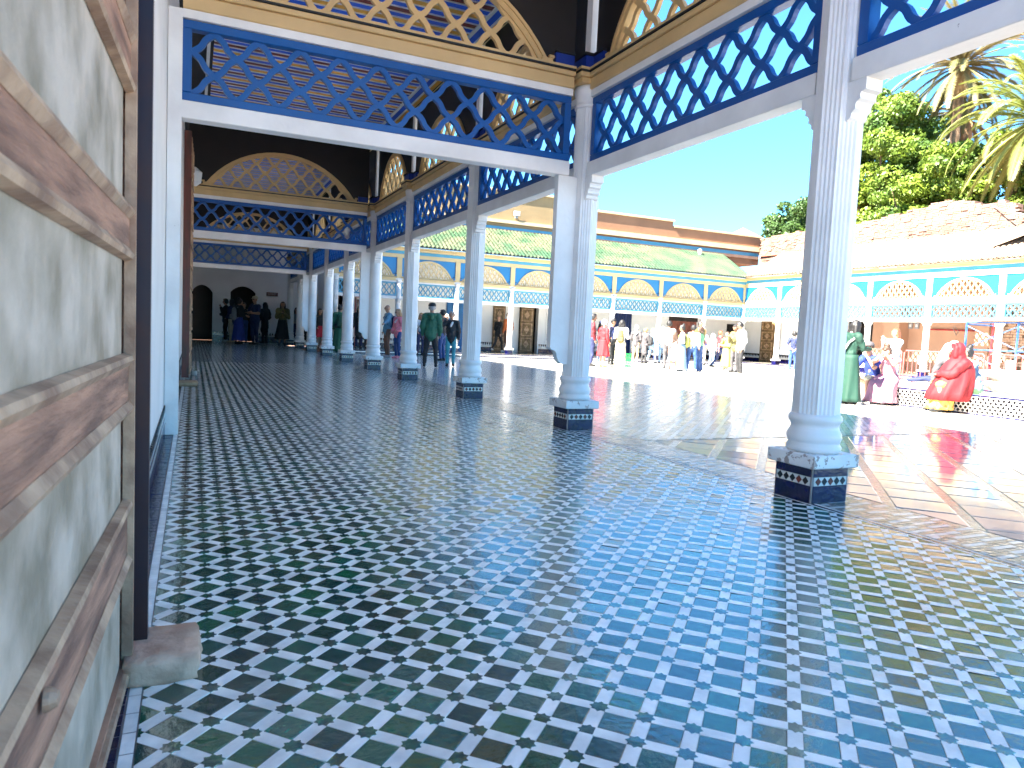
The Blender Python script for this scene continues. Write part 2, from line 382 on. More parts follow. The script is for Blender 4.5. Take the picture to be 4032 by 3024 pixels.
# marble walk: slabs laid on the diagonal between tan tile bands
tag(MB().add([(4.43, -3, -.0015), (13, -3, -.0015), (13, 6.2, -.0015), (4.43, 6.2, -.0015)], [(0, 1, 2, 3)], M['ztan']).build('tile_band', cfl), kind='stuff')
c45 = math.sqrt(.5); pu, pv, wu, wv = .44, .37, .365, .345; sm = None
for i in range(-22, 26):
    for j in range(-4, 48):
        u, v = .44*i+.10, .37*j+.1                      # u across the bands, v along them
        cx, cy = c45*(v+u), c45*(v-u)
        hu, hv = wu/2, wv/2
        poly = [(cx+c45*(a+b), cy+c45*(a-b)) for b, a in ((-hu, -hv), (hu, -hv), (hu, hv), (-hu, hv))][::-1]
        full = all(4.44 < p[0] < 12.9 and -2.9 < p[1] < 6.18 for p in poly)
        if not full: poly = clip(poly, 4.44, 12.9, -2.9, 6.18)
        if len(poly) < 3 or not any(seen(*p) for p in poly) : continue
        if full:
            if sm is None: sm = slab_mesh(poly, cx, cy, .01, M['marble'], 'marble_slab')
            me = sm
        else: me = slab_mesh(poly, cx, cy, .01, M['marble'], 'marble_slab')
        obj('marble_slab', me, cfl, (cx, cy, .001+random.uniform(-.001, .001)), (random.gauss(0, .003), random.gauss(0, .003), 0))
# zellige of the open court, built piece by piece out to about 15 m
mb = MB(); cx0, cx1, cy0, cy1 = 4.42, 12.2, 6.25, 15.
for m in range(int(cx0/A)-2, int(cx1/A)+2):
    for n in range(int((cy0-1.99)/A)-2, int((cy1-1.99)/A)+2):
        cx, cy = .057+A*m, 1.99+A*n
        if (m+n) % 2 == 0: L = [(rect45(cx+A/2, cy+A/2, HLb+.014, HB, 1), M['zcream'], .0004), (rect45(cx+A/2, cy-A/2, HLb, HB, -1), M['zcream'], 0)]
        else: L = [(rect45(cx, cy, HS, HS, 1), M['zoverlit'], 0)]
        for poly, mm, h in L:
            poly = clip(poly, cx0, cx1, cy0, cy1)
            if len(poly) < 3: continue
            tx, ty = random.gauss(0, .007), random.gauss(0, .007); hz = random.uniform(0, .001)
            mb.add([(x, y, h+hz+tx*(x-cx)+ty*(y-cy)) for x, y in poly], [tuple(range(len(poly)))], mm)
tag(mb.build('court_tile', cfl), kind='stuff')
# ------------------------------------------------------------------ walls
wl_ = MB().box(-.75, -.24, 2.46, YE, 0, 5.6, M['plaster']).box(-.75, -.62, -2, 2.46, 0, 5.6, M['plaster']).box(-.62, -.24, -2, -.9, 0, 5.6, M['plaster']).box(-.62, -.24, -.9, 2.46, 3.3, 5.6, M['plaster'])
gw = empty('gallery_wall', (-.24, 10, 0), label='long whitewashed wall on the left of the gallery, tiled along its foot', cat='wall')
wl_m = wl_.build('plaster_face', gw, (.24, -10, 0))
# merlon skirting on the wall: blue base, white band, small black stepped teeth
mb = MB(); mb.box(-.238, -.226, 2.46, YE-.02, 0, .10, M['tileblue']); mb.box(-.238, -.228, 2.46, YE-.02, .102, .135, M['tilewhite']); mb.box(-.238, -.229, 2.46, YE-.02, .137, .17, M['tileblue']); mb.box(-.238, -.228, 2.46, YE-.02, .172, .21, M['tilewhite'])
mb.build('tile_skirting', gw, (.24, -10, 0))
tooth = None; cnt = 0; mb = MB()
y = 2.52
while y < YE-.1:
    P = [(-.03, 0), (.03, 0), (.03, .02), (.02, .02), (.02, .04), (.01, .04), (.01, .062), (-.01, .062), (-.01, .04), (-.02, .04), (-.02, .02), (-.03, .02)]
    if tooth is None: tooth = MB().prism(P, 'x', -.005, .006, M['tileblack']).mesh('tooth_tile')
    if cnt < 150: obj('tooth_tile', tooth, gw, (-.231+.24, y-10, .212)); cnt += 1
    else: mb.prism([(a+y, b+.212) for a, b in P], 'x', -.236, -.225, M['tileblack'])
    y += .085
tag(mb.build('tooth_tile', gw, (.24, -10, 0)), kind='stuff')
# end wall with two arched doorways
ew = empty('end_wall', (2, YE, 0), label='pale plaster wall closing the far end of the gallery, with two dark arched doorways', cat='wall')
def wall_arches(x0, x1, h, doors, y0, y1, m):
    mb = MB(); x = x0
    for (a, b, zs, zt) in doors:
        mb.box(x, a, y0, y1, 0, h, m); n = 10
        arc = [(a+(b-a)*i/n, zs+(zt-zs)*math.sin(PI*i/n)**.8) for i in range(n+1)]
        for i in range(n):
            mb.prism([arc[i], arc[i+1], (arc[i+1][0], h), (arc[i][0], h)], 'y', y0, y1, m)
        x = b
    mb.box(x, x1, y0, y1, 0, h, m); return mb
wall_arches(-.24, 6.2, 5.6, [(-.12, .80, 2.28, 2.62), (1.58, 2.72, 2.36, 2.66)], YE, YE+.4, M['plaster']).build('plaster_face', ew, (-2, -YE, 0))
MB().box(-.4, 6.2, YE+1.6, YE+1.7, 0, 5, M['darkwood_shade']).box(-.4, 6.2, YE+.4, YE+1.7, 3, 3.1, M['darkwood_shade']).box(-.5, -.4, YE+.3, YE+1.7, 0, 5, M['darkwood_shade']).box(6.2, 6.3, YE, YE+1.7, 0, 5, M['darkwood_shade']).box(-.4, 6.2, YE+.41, YE+1.6, -.1, -.005, M['darkwood_shade']).build('dark_passage', ew, (-2, -YE, 0))
mb = MB()
for a, b in ((.82, 1.56), (2.74, 6.1)):
    mb.box(a, b, YE-.015, YE-.002, 0, .30, M['tileblue']); mb.box(a, b, YE-.017, YE-.002, .30, .36, M['tilewhite'])
    t = a+.06
    while t < b-.05: mb.prism([(t-.05, .36), (t+.05, .36), (t, .50)], 'y', YE-.018, YE-.002, M['tileblack']); t += .12
mb.build('tile_skirting', ew, (-2, -YE, 0))
MB().box(3.19, 3.72, YE-.03, YE-.003, 2.27, 2.45, M['tilered'], .004).box(3.24, 3.67, YE-.034, YE-.031, 2.39, 2.40, M['tilewhite']).box(3.24, 3.6, YE-.034, YE-.031, 2.34, 2.35, M['tilewhite']).build('sign', None); sg = bpy.data.objects['sign']
tag(sg, 'small dark red sign on the end wall beside the last column', 'sign')
# ------------------------------------------------------------------ lattice helpers
def lattice(mb, u0, u1, v0, v1, pu, pv, bw, y0, y1, m, inside, uc, nseg=6, amp=.016):
    k0 = int((u0-uc)/pu)-6; k1 = int((u1-uc)/pu)+6
    tmax = (v1-v0)/pv+.5
    N = int(tmax*2*nseg)
    for s in (1, -1):
        d = .0016 if s > 0 else 0
        for k in range(k0, k1):
            P = []
            for i in range(-nseg, N+nseg):
                t = i/(2*nseg); g = amp*math.sin(4*PI*t)
                P.append((uc+(k+s*t)*pu+s*g, v0+t*pv))
            for i in range(len(P)-1):
                (a, b), (c, e) = P[i], P[i+1]
                if not inside((a+c)/2, (b+e)/2): continue
                def nrm(j):
                    q = P[min(j+1, len(P)-1)]; p = P[max(j-1, 0)]; dx, dz = q[0]-p[0], q[1]-p[1]; L = math.hypot(dx, dz); return (-dz/L*bw/2, dx/L*bw/2)
                n1_, n2_ = nrm(i), nrm(i+1)
                q = [(a-n1_[0], b-n1_[1]), (c-n2_[0], e-n2_[1]), (c+n2_[0], e+n2_[1]), (a+n1_[0], b+n1_[1])]
                ya, yb = y0+d, y1-d
                vs = [(x, ya, z) for x, z in q]+[(x, yb, z) for x, z in q]
                mb.add(vs, [(0, 1, 2, 3), (7, 6, 5, 4), (0, 4, 5, 1), (2, 6, 7, 3)], m)
def arcR(a, h): return (a*a+h*h)/(2*h)
def screen_parts(L, palette, nseg=6, arch_half=None, full=True, rise=.88, margin=.15, thick=.16, top=5.45, pu=.375, pua=.39):
    """one bay of arcade between column centres, local x 0..L, y away from the viewer, z up (near-gallery heights)"""
    W, F, LT, Y_, SP, LB = [palette[k] for k in ('white', 'frame', 'lattice', 'yellow', 'spandrel', 'ledge')]
    P = {}; a0, a1 = margin, L-margin; h = thick/2
    P['lower_beam'] = MB().box(a0, a1, -h, h, 2.84, 2.995, W, .006)
    mb = MB(); f = .075; z0, z1 = 3.0, 3.70
    for (x0, x1, y0, y1) in ((a0, a1, z0, z0+f), (a0, a1, z1-f, z1), (a0, a0+f, z0+f, z1-f), (a1-f, a1, z0+f, z1-f)): mb.box(x0, x1, -h*.62, h*.62, y0, y1, F, .006)
    P['lattice_frame'] = mb
    mb = MB(); lattice(mb, a0, a1, z0+f, z1-f, pu, .365, .052, -.024, .024, LT, lambda u, v: a0+f*.7 < u < a1-f*.7 and z0+f*.6 < v < z1-f*.6, L/2, nseg)
    P['lattice'] = mb
    P['upper_beam'] = MB().box(a0, a1, -h, h, 3.703, 3.775, W)
    mb = MB().box(a0, a1, -h-.015, h+.015, 3.777, 3.90, Y_, .01).box(a0, a1, -h-.042, h+.042, 3.902, 3.953, Y_, .008).box(a0, a1, -h-.049, h+.049, 3.956, 3.976, M['groove']).box(a0, a1, -h-.05, h+.05, 3.975, 4.0, Y_)
    P['cornice'] = mb
    ah = arch_half or (L/2-.45); R = arcR(ah, rise-.02); cz = 4.04+rise-.02-R; th0 = math.asin(min(1, ah/R)); n = 20
    arc = lambda r, i: (L/2+r*math.sin(-th0+2*th0*i/n), cz+r*math.cos(-th0+2*th0*i/n))
    mb = MB()
    for (r0, r1, yy) in ((R-.09, R-.035, h*.55), (R-.035, R, h*.8)):
        rings = []
        for i in range(n+1):
            p, q = arc(r0, i), arc(r1, i); rings.append([(p[0], -yy, p[1]), (q[0], -yy, q[1]), (q[0], yy, q[1]), (p[0], yy, p[1])])
        mb.rings(rings, Y_)
    for s in (-1, 1):
        e = L/2+s*ah; x0, x1 = sorted((e-s*.07, e+s*.06)); mb.box(x0, x1, -h*.82, h*.82, 4.0, 4.062, Y_, .008)
        x0, x1 = sorted((e+s*.02, e+s*.085)); mb.box(x0, x1, -h*.7, h*.7, 4.064, 4.10, Y_, .008)
    P['arch_frame'] = mb
    mb = MB(); Ri = R-.06
    lattice(mb, L/2-ah, L/2+ah, 4.0, 4.9, pua, .40, .056, -.022, .022, Y_, lambda u, v: v > 4.0 and (u-L/2)**2+(v-cz)**2 < Ri*Ri and abs(u-L/2) < ah-.03, L/2, nseg)
    mb.box(L/2-ah+.05, L/2+ah-.05, -.028, .028, 4.0, 4.03, Y_)
    P['arch_lattice'] = mb
    mb = MB(); hs = h*.35
    xs = [a0-.02]+[arc(R-.01, i)[0] for i in range(n+1)]+[a1+.02]; zs = [4.001]+[max(4.03, arc(R-.01, i)[1]) for i in range(n+1)]+[4.001]
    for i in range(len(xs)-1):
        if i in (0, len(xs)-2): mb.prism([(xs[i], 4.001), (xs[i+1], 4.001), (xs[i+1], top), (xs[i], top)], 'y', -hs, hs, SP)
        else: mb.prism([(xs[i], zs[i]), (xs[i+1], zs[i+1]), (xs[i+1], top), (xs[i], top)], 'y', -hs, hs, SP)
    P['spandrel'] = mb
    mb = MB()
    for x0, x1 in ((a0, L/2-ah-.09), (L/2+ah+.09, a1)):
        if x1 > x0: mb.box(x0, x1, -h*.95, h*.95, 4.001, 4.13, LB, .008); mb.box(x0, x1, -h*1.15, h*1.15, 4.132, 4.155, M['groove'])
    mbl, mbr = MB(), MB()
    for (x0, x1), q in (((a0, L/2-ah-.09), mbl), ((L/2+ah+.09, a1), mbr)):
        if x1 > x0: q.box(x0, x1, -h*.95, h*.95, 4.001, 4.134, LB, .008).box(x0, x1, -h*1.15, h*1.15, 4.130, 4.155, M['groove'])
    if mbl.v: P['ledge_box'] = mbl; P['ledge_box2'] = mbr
    return P
near_pal = dict(white=M['white'], frame=M['blue'], lattice=M['blue'], yellow=M['yellow'], spandrel=M['darkwood_shade'], ledge=M['blueshade'])
far_pal = dict(white=M['farwhite'], frame=M['sunlat'], lattice=M['sunlat'], yellow=M['faryel'], spandrel=M['sunblue'], ledge=M['sunblue'])
def make_screen(name, P, loc, rot, sc, **k):
    t = empty(name, loc, rot, **k); t.scale = sc
    for n, mb in P.items():
        if isinstance(mb, MB): P[n] = mb.mesh(n)
        obj(n.replace('2', ''), P[n], t)
    return t
# near arcade screens: local x runs to -Y (towards the camera), local y to +X (court)
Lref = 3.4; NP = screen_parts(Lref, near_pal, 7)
for i in range(len(PY)-1):
    L = PY[i+1]-PY[i]
    sidx = ['nearest arcade screen, cut by the right edge of the picture', 'blue lattice screen hung between the two nearest columns', 'blue lattice screen between the second and third columns', 'blue lattice screen between the third and fourth columns', 'blue lattice screen between the fourth and fifth columns', 'blue lattice screen between the fifth and sixth columns', 'blue lattice screen between the sixth and seventh columns', 'blue lattice screen between the seventh and eighth columns', 'blue lattice screen between the eighth and ninth columns', 'blue lattice screen nearest the end wall'][i]
    make_screen('lattice_screen', NP, (PX, PY[i+1], 0), -PI/2, (L/Lref, 1, 1), label=sidx+', under a yellow lattice arch', cat='lattice screen', group='lattice screens along the colonnade')
# transverse screens
TP = screen_parts(4.16, near_pal, 8, arch_half=1.63, margin=.13)
for i, lab in ((2, 'nearest blue lattice screen crossing the gallery under a big yellow arch'), (5, 'second blue lattice screen crossing the gallery, its whole yellow arch in view'), (8, 'farthest blue lattice screen crossing the gallery before the end wall')):
    t = make_screen('cross_screen', TP, (-.25, PY[i], 0), 0, (1, 1, 1), label=lab, cat='lattice screen', group='screens crossing the gallery')
    MB().box(-.0+.015, .13, -.08, .08, 0, 3.775, M['white'], .006).build('wall_post', t)
# ------------------------------------------------------------------ columns
def flute(t, r, z):
    q = (t % (PI/4))-PI/8; oc = r*math.cos(PI/8)/math.cos(q)*1.03
    return oc*(1-.034*(.5+.5*math.cos(t*32+PI)))
def column_parts(hi=True):
    P = {}
    P['plinth'] = MB().box(-.168, .168, -.168, .168, 0, .243, M['grout'])
    P['cap_slab'] = MB().box(-.212, .212, -.212, .212, .246, .338, M['worn'], .008)
    sg = 32 if hi else 16
    P['base_moulding'] = MB().lathe([(.165, .338), (.182, .35), (.186, .375), (.170, .40), (.176, .415), (.184, .44), (.180, .47), (.166, .495), (.160, .515), (.160, .53), (.168, .545), (.178, .56), (.179, .58), (.170, .598), (.160, .606)], (0, 0, 0), M['white'], sg)
    seg = 128 if hi else 32
    P['shaft'] = MB().lathe([(.156, .606), (.156, .63), (.155, 1.8), (.154, 2.7), (.152, 3.62)], (0, 0, 0), M['white'], seg, fn=flute if hi else None)
    P['capital'] = MB().lathe([(.154, 3.60), (.166, 3.61), (.168, 3.635), (.155, 3.65), (.155, 3.67), (.165, 3.74), (.176, 3.775), (.180, 3.81), (.168, 3.84)], (0, 0, 0), M['white'], sg)
    br = [(.10, 2.84), (.27, 2.84), (.27, 2.765), (.235, 2.755), (.228, 2.735), (.232, 2.715), (.205, 2.70), (.195, 2.68), (.198, 2.655), (.170, 2.635), (.165, 2.605), (.14, 2.59), (.10, 2.585)]
    for s in (1, -1): P['bracket' if s > 0 else 'bracket2'] = MB().prism([(s*a, b) for a, b in br][::s], 'x', -.075, .075, M['white'])
    P['collar'] = MB().box(-.20, .20, -.165, .165, 3.842, 3.90, M['yellow'], .01).box(-.225, .225, -.185, .185, 3.902, 3.953, M['yellow'], .008).box(-.228, .228, -.188, .188, 3.9545, 3.974, M['groove']).box(-.23, .23, -.19, .19, 3.9755, 4.002, M['yellow'])
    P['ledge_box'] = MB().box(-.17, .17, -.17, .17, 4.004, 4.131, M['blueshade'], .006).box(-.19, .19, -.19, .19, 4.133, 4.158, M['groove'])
    P['post'] = MB().box(-.06, .06, -.06, .06, 4.16, 5.45, M['white'], .006)
    return P
CP = {k: v.mesh(k, smooth=(k in ('base_moulding', 'capital'))) for k, v in column_parts().items()}
CL = {k: v.mesh(k, smooth=(k in ('base_moulding', 'capital', 'shaft'))) for k, v in column_parts(False).items()}
dia = MB().prism([(-.026, 0), (0, -.028), (.026, 0), (0, .028)], 'y', -.0035, 0, M['tileblack']).mesh('diamond_tile')
dir_ = MB().prism([(-.026, 0), (0, -.028), (.026, 0), (0, .028)], 'y', -.0035, 0, M['tilered']).mesh('diamond_tile')
def side(mb_fn, k): return k*PI/2
bandm = MB().box(-.150, .150, -.0045, 0, -.030, .030, M['tilewhite']).mesh('tile_band')
uppm = MB().box(-.158, .158, -.006, 0, 0, .058, M['tileblue'], .002).mesh('blue_tile')
lowm = MB().box(-.052, .052, -.006, 0, 0, .118, M['tileblue'], .002).mesh('blue_tile')
def make_column(P, rich, loc, sc, lab, group, seed=0, yel=None):
    t = empty('column', loc, 0, label=lab, cat='column', group=group); t.scale = (sc,)*3
    for k, me in P.items(): obj(k.replace('2', ''), me, t)
    for s in range(4):
        if rich == 0: break
        ang = s*PI/2; c, sn = math.cos(ang), math.sin(ang)
        def put(me, x, z, d=.168, nm=None):
            return obj(nm or me.name.split('.')[0], me, t, (x*c+d*sn, x*sn-d*c, z), ang)
        put(uppm, 0, .184); put(bandm, 0, .152)
        for q in range(3): put(lowm, (q-1)*.106, .002)
        for q in range(5): put(dia if (q+s+seed) % 2 == 0 or (q*seed) % 3 == 1 else dir_, (q-2)*.058, .152, .168+.0045)
    return t
clabs = ['first column just outside the right edge', 'nearest fluted white column, standing large at the right over the marble walk', 'second nearest fluted column, where the first cross screen joins', 'third fluted column, right of the teal trousered woman', 'fourth fluted column, beside the man in the green jacket', 'fifth fluted column, left of the pink jacket woman', 'sixth fluted column, right of the striped green robe', 'seventh fluted column, left of the striped green robe', 'eighth fluted column, right of the girl in red', 'ninth fluted column toward the gallery end', 'last thin looking column before the end wall']
for i, y in enumerate(PY):
    if i == 0: continue
    t = make_column(CP if i < 5 else CL, 1, (PX, y, 0), 1, clabs[i]+', on a blue tiled plinth', 'fluted columns of the near colonnade', i)
    if i in (2, 5, 8):
        P = [(-.13, 2.84), (-.37, 2.84), (-.37, .93), (-.355, .905), (-.33, .90), (-.30, .885), (-.285, .86), (-.28, .82), (-.255, .775), (-.22, .745), (-.13, .74)]
        MB().prism(P, 'y', -.045, .045, M['white']).build('side_board', t)
# ------------------------------------------------------------------ gallery ceiling: painted planks
ceil = tag(MB().box(-.25, 4.0, 1.8, YE, 5.46, 5.6, M['darkwood_shade']).build('gallery_ceiling'), kind='structure')  # starts ahead of the camera so sky light reaches the near floor
cblue = mat('cobalt_ceiling_paint', (.02, .13, .75), .5, .15, 3); cmar = mat('maroon_ceiling_paint', (.20, .025, .015), .5, .2, 3)
coch = mat('ochre_ceiling_paint', (.85, .42, .05), .5, .2, 3); cwh = mat('ceiling_batten_white', (.85, .85, .85), .5, .1, 3)
plk = {k: MB().box(0, 3.42, 0, .144, -.02, 0, m, .004).mesh('plank') for k, m in (('b', cblue), ('m', cmar), ('o', coch))}
bat = MB().box(0, 3.42, 0, .018, -.034, 0, cwh).mesh('batten')
for (ya, yb) in ((7.32, 17.1), (17.6, 27.2), (1.9, 6.9)):
    y = yb-.25; k = 0; seq = 'bmbo'
    while y > ya+.15:
        obj('plank', plk[seq[k % 4]], ceil, (.24, y-.144, 5.457)); obj('batten', bat, ceil, (.24, y-.144-.020, 5.4575))
        k += 1; y -= .166
    for x, w, m in ((.14, .05, cwh), (.17, .0, cblue), (3.66, .05, cwh), (3.712, .10, cblue), (3.814, .04, cwh), (3.855, .08, coch)):
        if w: MB().box(x, x+w, ya, yb-.1, 5.415, 5.455, m).build('border_board', ceil)
# roof of the near gallery, cut short near the camera to let sky light in
gr = empty('gallery_roof', (2, 10, 5.6), label='roof over the near gallery, seen only from beneath its eave', cat='roof')
MB().box(-.75, 4.30, 1.8, YE+2, 5.605, 5.75, M['copestone']).box(4.1, 4.55, 1.8, YE, 5.30, 5.45, M['yellow']).box(-.75, -.3, 1.8, YE+2, 5.76, 6.5, M['ochrewall']).build('roof_slab', gr, (-2, -10, -5.6))
# ------------------------------------------------------------------ far galleries
gx = [7.26, 9.66, 12.08, 14.55, 17.03, 19.55, 22.1, 24.50]
ry = [27.3, 25.0, 22.62, 20.2, 17.70, 15.12, 12.6, 10.1, 7.6]
FS = .757
stepg = tag(MB().box(4.5, 27.5, 26.98, 30.4, -.1, .15, M['ztan']).build('raised_gallery_floor'), kind='structure')
stepr = tag(MB().box(24.2, 27.0, 3, 26.98, -.1, .148, M['ztan']).build('raised_side_floor'), kind='structure')
for (par, along, fixed, a, b) in ((stepg, 'x', 26.98, 4.5, 24.2), (stepr, 'y', 24.2, 5, 26.97)):
    bm_ = MB().box(-.145, .145, -.006, 0, 0, .045, M['tileblue']).mesh('riser_tile'); wm_ = MB().box(-.3, .3, -.006, 0, 0, .045, M['tilewhite']).mesh('riser_band')
    q = a+.15; n = 0
    while q < b-.15:
        loc = (q, fixed, 0) if along == 'x' else (fixed, q, 0); rr = 0 if along == 'x' else -PI/2
        for z in (.004, .103):
            obj('riser_tile', bm_, par, (loc[0], loc[1], z), rr)
        if n % 2 == 0: obj('riser_band', wm_, par, (loc[0]+(.15 if along == 'x' else 0), loc[1]+(.15 if along == 'y' else 0), .053), rr)
        q += .30; n += 1
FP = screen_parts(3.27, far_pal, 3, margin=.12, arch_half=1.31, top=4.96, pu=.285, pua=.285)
gl = ['left end of the green roofed arcade, behind the colonnade', 'above the blue door at the back of the court', 'above the carved door leaves', 'behind the second column', 'above the phone woman in the crowd', 'above the tallest part of the crowd', 'above the man in the red polo']
for i in range(len(gx)-1):
    L = gx[i+1]-gx[i]
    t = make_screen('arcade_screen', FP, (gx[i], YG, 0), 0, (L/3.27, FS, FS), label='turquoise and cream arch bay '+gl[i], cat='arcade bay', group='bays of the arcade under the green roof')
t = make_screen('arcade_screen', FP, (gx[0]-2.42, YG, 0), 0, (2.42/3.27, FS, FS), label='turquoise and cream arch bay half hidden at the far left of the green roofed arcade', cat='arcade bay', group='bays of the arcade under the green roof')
rl = ['in the corner beside the green roof', 'just left of the nearest column', 'partly hidden by the nearest column', 'right of the nearest column, above the white shirted woman', 'above the hooded red shawl and left end of the scaffold', 'at the right picture edge above the scaffold', 'beyond the right picture edge', 'farthest right beyond the picture']
for i in range(len(ry)-1):
    L = ry[i]-ry[i+1]
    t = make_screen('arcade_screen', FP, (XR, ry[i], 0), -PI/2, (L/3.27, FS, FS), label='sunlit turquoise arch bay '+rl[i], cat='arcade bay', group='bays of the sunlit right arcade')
CF = dict(CL); 
for k in ('collar', 'ledge_box', 'post'): CF.pop(k)
fsc = .716
CFm = {}
for k, me in CF.items():
    m2 = me.copy(); m2.materials.clear(); m2.materials.append(M['farwhite'] if k != 'plinth' else M['tileblue']); CFm[k] = m2
posts = MB().box(-.10, .10, -.07, .07, 2.935, 3.757, M['faryel']).box(-.14, .14, -.075, .075, 2.90, 2.965, M['farwhite'])
pm = posts.mesh('upper_post')
fl = ['behind the colonnade at far left', 'left of the blue door', 'beside the man in the striped top', 'hidden behind the second column', 'between the dark blue curtain and the crowd', 'left of the rust red curtain', 'behind the red polo man']
for i, x in enumerate([gx[0]-2.42]+gx):
    lab = 'white far column '+(['at the very left of the back arcade']+fl+['in the corner of the two arcades'])[i]
    t = make_column(CFm, 0, (x, YG, .15), fsc, lab, 'white columns of the far arcades')
    obj('upper_post', pm, t, (0, 0, -.15/fsc), 0, 1/fsc)
for i, y in enumerate(ry[1:]):
    lab = 'white far column '+['left of the nearest column, right of the lattice door', 'hidden behind the nearest column', 'above the seated man in blue', 'beside the red pipe on the salmon wall', 'in front of the blue scaffold', 'past the right edge of the picture', 'second past the right edge', 'third past the right edge'][i]
    t = make_column(CFm, 0, (XR, y, .15), fsc, lab, 'white columns of the far arcades')
    obj('upper_post', pm, t, (0, 0, -.15/fsc), PI/2, 1/fsc)
# entablatures
en = empty('entablature', (14, YG, 3.8), label='cream and blue painted band under the green tiled eave', cat='cornice')
MB().box(4.4, 24.6, YG-.06, YG+.08, 3.758, 3.90, M['faryel']).build('cream_board', en, (-14, -YG, -3.8)); MB().box(4.4, 24.6, YG-.08, YG+.08, 3.902, 4.02, M['sunlat']).build('blue_board', en, (-14, -YG, -3.8)); MB().box(4.4, 24.6, YG-.16, YG+.1, 4.022, 4.11, M['faryel'], .01).box(4.4, 24.6, YG-.26, YG+.1, 4.112, 4.17, M['faryel']).build('eave_moulding', en, (-14, -YG, -3.8))
en2 = empty('entablature', (XR, 16, 3.8), label='cream and blue painted band under the pale eave of the right arcade', cat='cornice')
MB().box(XR-.06, XR+.08, 5, 27.2, 3.758, 3.95, M['faryel']).build('cream_board', en2, (-XR, -16, -3.8)); MB().box(XR-.08, XR+.08, 5, 27.2, 3.952, 4.08, M['sunlat']).build('blue_board', en2, (-XR, -16, -3.8)); MB().box(XR-.16, XR+.1, 5, 27.15, 4.082, 4.15, M['faryel'], .01).box(XR-.26, XR+.1, 5, 27.05, 4.152, 4.21, M['faryel']).build('eave_moulding', en2, (-XR, -16, -3.8))
# tiled roofs
def roof_tile(m, r=.075, L=.30):
    mb = MB(); R = []
    for k, y in ((1., 0), (.86, L)):
        R.append([(math.cos(t)*r*k, y, math.sin(t)*r*k) for t in [PI*i/5 for i in range(6)]])
    n = 6; vs = R[0]+R[1]; vi = [(x*.8, y, z*.8) for x, y, z in R[0]]
    fs = [(i, i+1, n+i+1, n+i) for i in range(n-1)]; mb.add(vs, fs, m)
    mb.add(R[0]+vi, [(i, n+i, n+i+1, i+1) for i in range(n-1)], m); return mb
def tiled_roof(name, origin, rot, ncol, nrow, slope, m, m2, lab, parts, hip=0, pitch=.17):
    t = empty(name, origin, rot, label=lab, cat='roof')
    c, s = math.cos(slope), math.sin(slope); L = .23; W = ncol*pitch
    MB().add([(0, 0, -.03), (W, 0, -.03), (W-(hip and nrow*L*c), nrow*L*c, nrow*L*s-.03), (0, nrow*L*c, nrow*L*s-.03)], [(0, 1, 2, 3)], m2).build('roof_deck', t)
    base = roof_tile(m); me = base.mesh('roof_tile', True); mb = MB(); ntot = 0
    order = [(i, j) for j in range(nrow) for i in range(ncol)]
    for i, j in order:
        x = (i+.5)*pitch
        if hip and x > W-j*L*c-.05: continue
        dx, dz = random.uniform(-.008, .008), random.uniform(-.006, .006); rz = random.gauss(0, .03)
        if parts and j < 3 and ntot < 300 and (ncol-i) > 2 and 20 <= i < 121:
            obj('roof_tile', me, t, (x+dx, j*L*c, j*L*s+dz), (slope, 0, rz)); ntot += 1
        else:
            vs = []
            for vx, vy, vz in base.v:
                X, Y = vx-rz*vy, vy; Z = vz
                vs.append((x+dx+X, j*L*c+Y*c-Z*s, j*L*s+dz+Y*s+Z*c))
            mb.add(vs, base.f, m)
    tag(mb.build('roof_tile', t, smooth=True), kind='stuff')
    return t
sl = math.atan2(5.50-4.22, 2.2)
tiled_roof('tiled_roof', (4.4, YG-.33, 4.20), 0, 119, 11, sl, M['roofgreen'], M['grout'], 'long lean-to roof of green glazed barrel tiles over the back arcade', True, 0)
tiled_roof('tiled_roof', (XR-.33, 27.0, 4.24), -PI/2, 118, 11, math.atan2(1.3, 2.2), M['roofpale'], M['roofpale'], 'sun bleached pale tile roof over the right arcade', False, 0)
# building masses behind the roofs
pw = empty('yellow_building', (10, 29.4, 5), label='yellow rendered block with a floodlight rising behind the green roof at left', cat='building')
MB().box(4.4, 15.9, 29.4, 33, 5.2, 7.25, M['yelwall']).build('wall', pw, (-10, -29.4, -5))
MB().box(4.3, 15.95, 29.32, 29.4, 7.25, 7.33, M['copestone']).build('coping', pw, (-10, -29.4, -5))
MB().box(4.4, 15.9, 29.28, 29.4, 5.86, 6.0, M['copestone']).box(4.4, 15.9, 29.32, 29.4, 5.48, 5.585, M['brick']).build('moulding', pw, (-10, -29.4, -5)); MB().box(4.4, 15.9, 29.33, 29.4, 5.587, 5.70, M['sunlat']).build('blue_band', pw, (-10, -29.4, -5))
ow = empty('ochre_parapet', (20, 29.4, 5), label='ochre parapet wall with cream coping behind the right half of the green roof', cat='wall')
MB().box(15.9, 21.6, 29.45, 32, 5.2, 6.88, M['ochrewall']).box(21.6, 27.2, 29.45, 32, 5.2, 6.62, M['ochrewall']).build('wall', ow, (-20, -29.4, -5))
MB().box(15.9, 21.65, 29.38, 29.6, 6.88, 6.98, M['copestone']).box(21.65, 27.25, 29.38, 29.6, 6.62, 6.71, M['copestone']).build('coping', ow, (-20, -29.4, -5))
MB().box(15.9, 27.1, 29.32, 29.45, 5.88, 6.10, M['copestone']).box(15.9, 27.1, 29.35, 29.45, 5.48, 5.62, M['brick']).build('moulding', ow, (-20, -29.4, -5)); MB().box(15.9, 27.1, 29.37, 29.45, 5.625, 5.79, M['sunlat']).build('blue_band', ow, (-20, -29.4, -5))
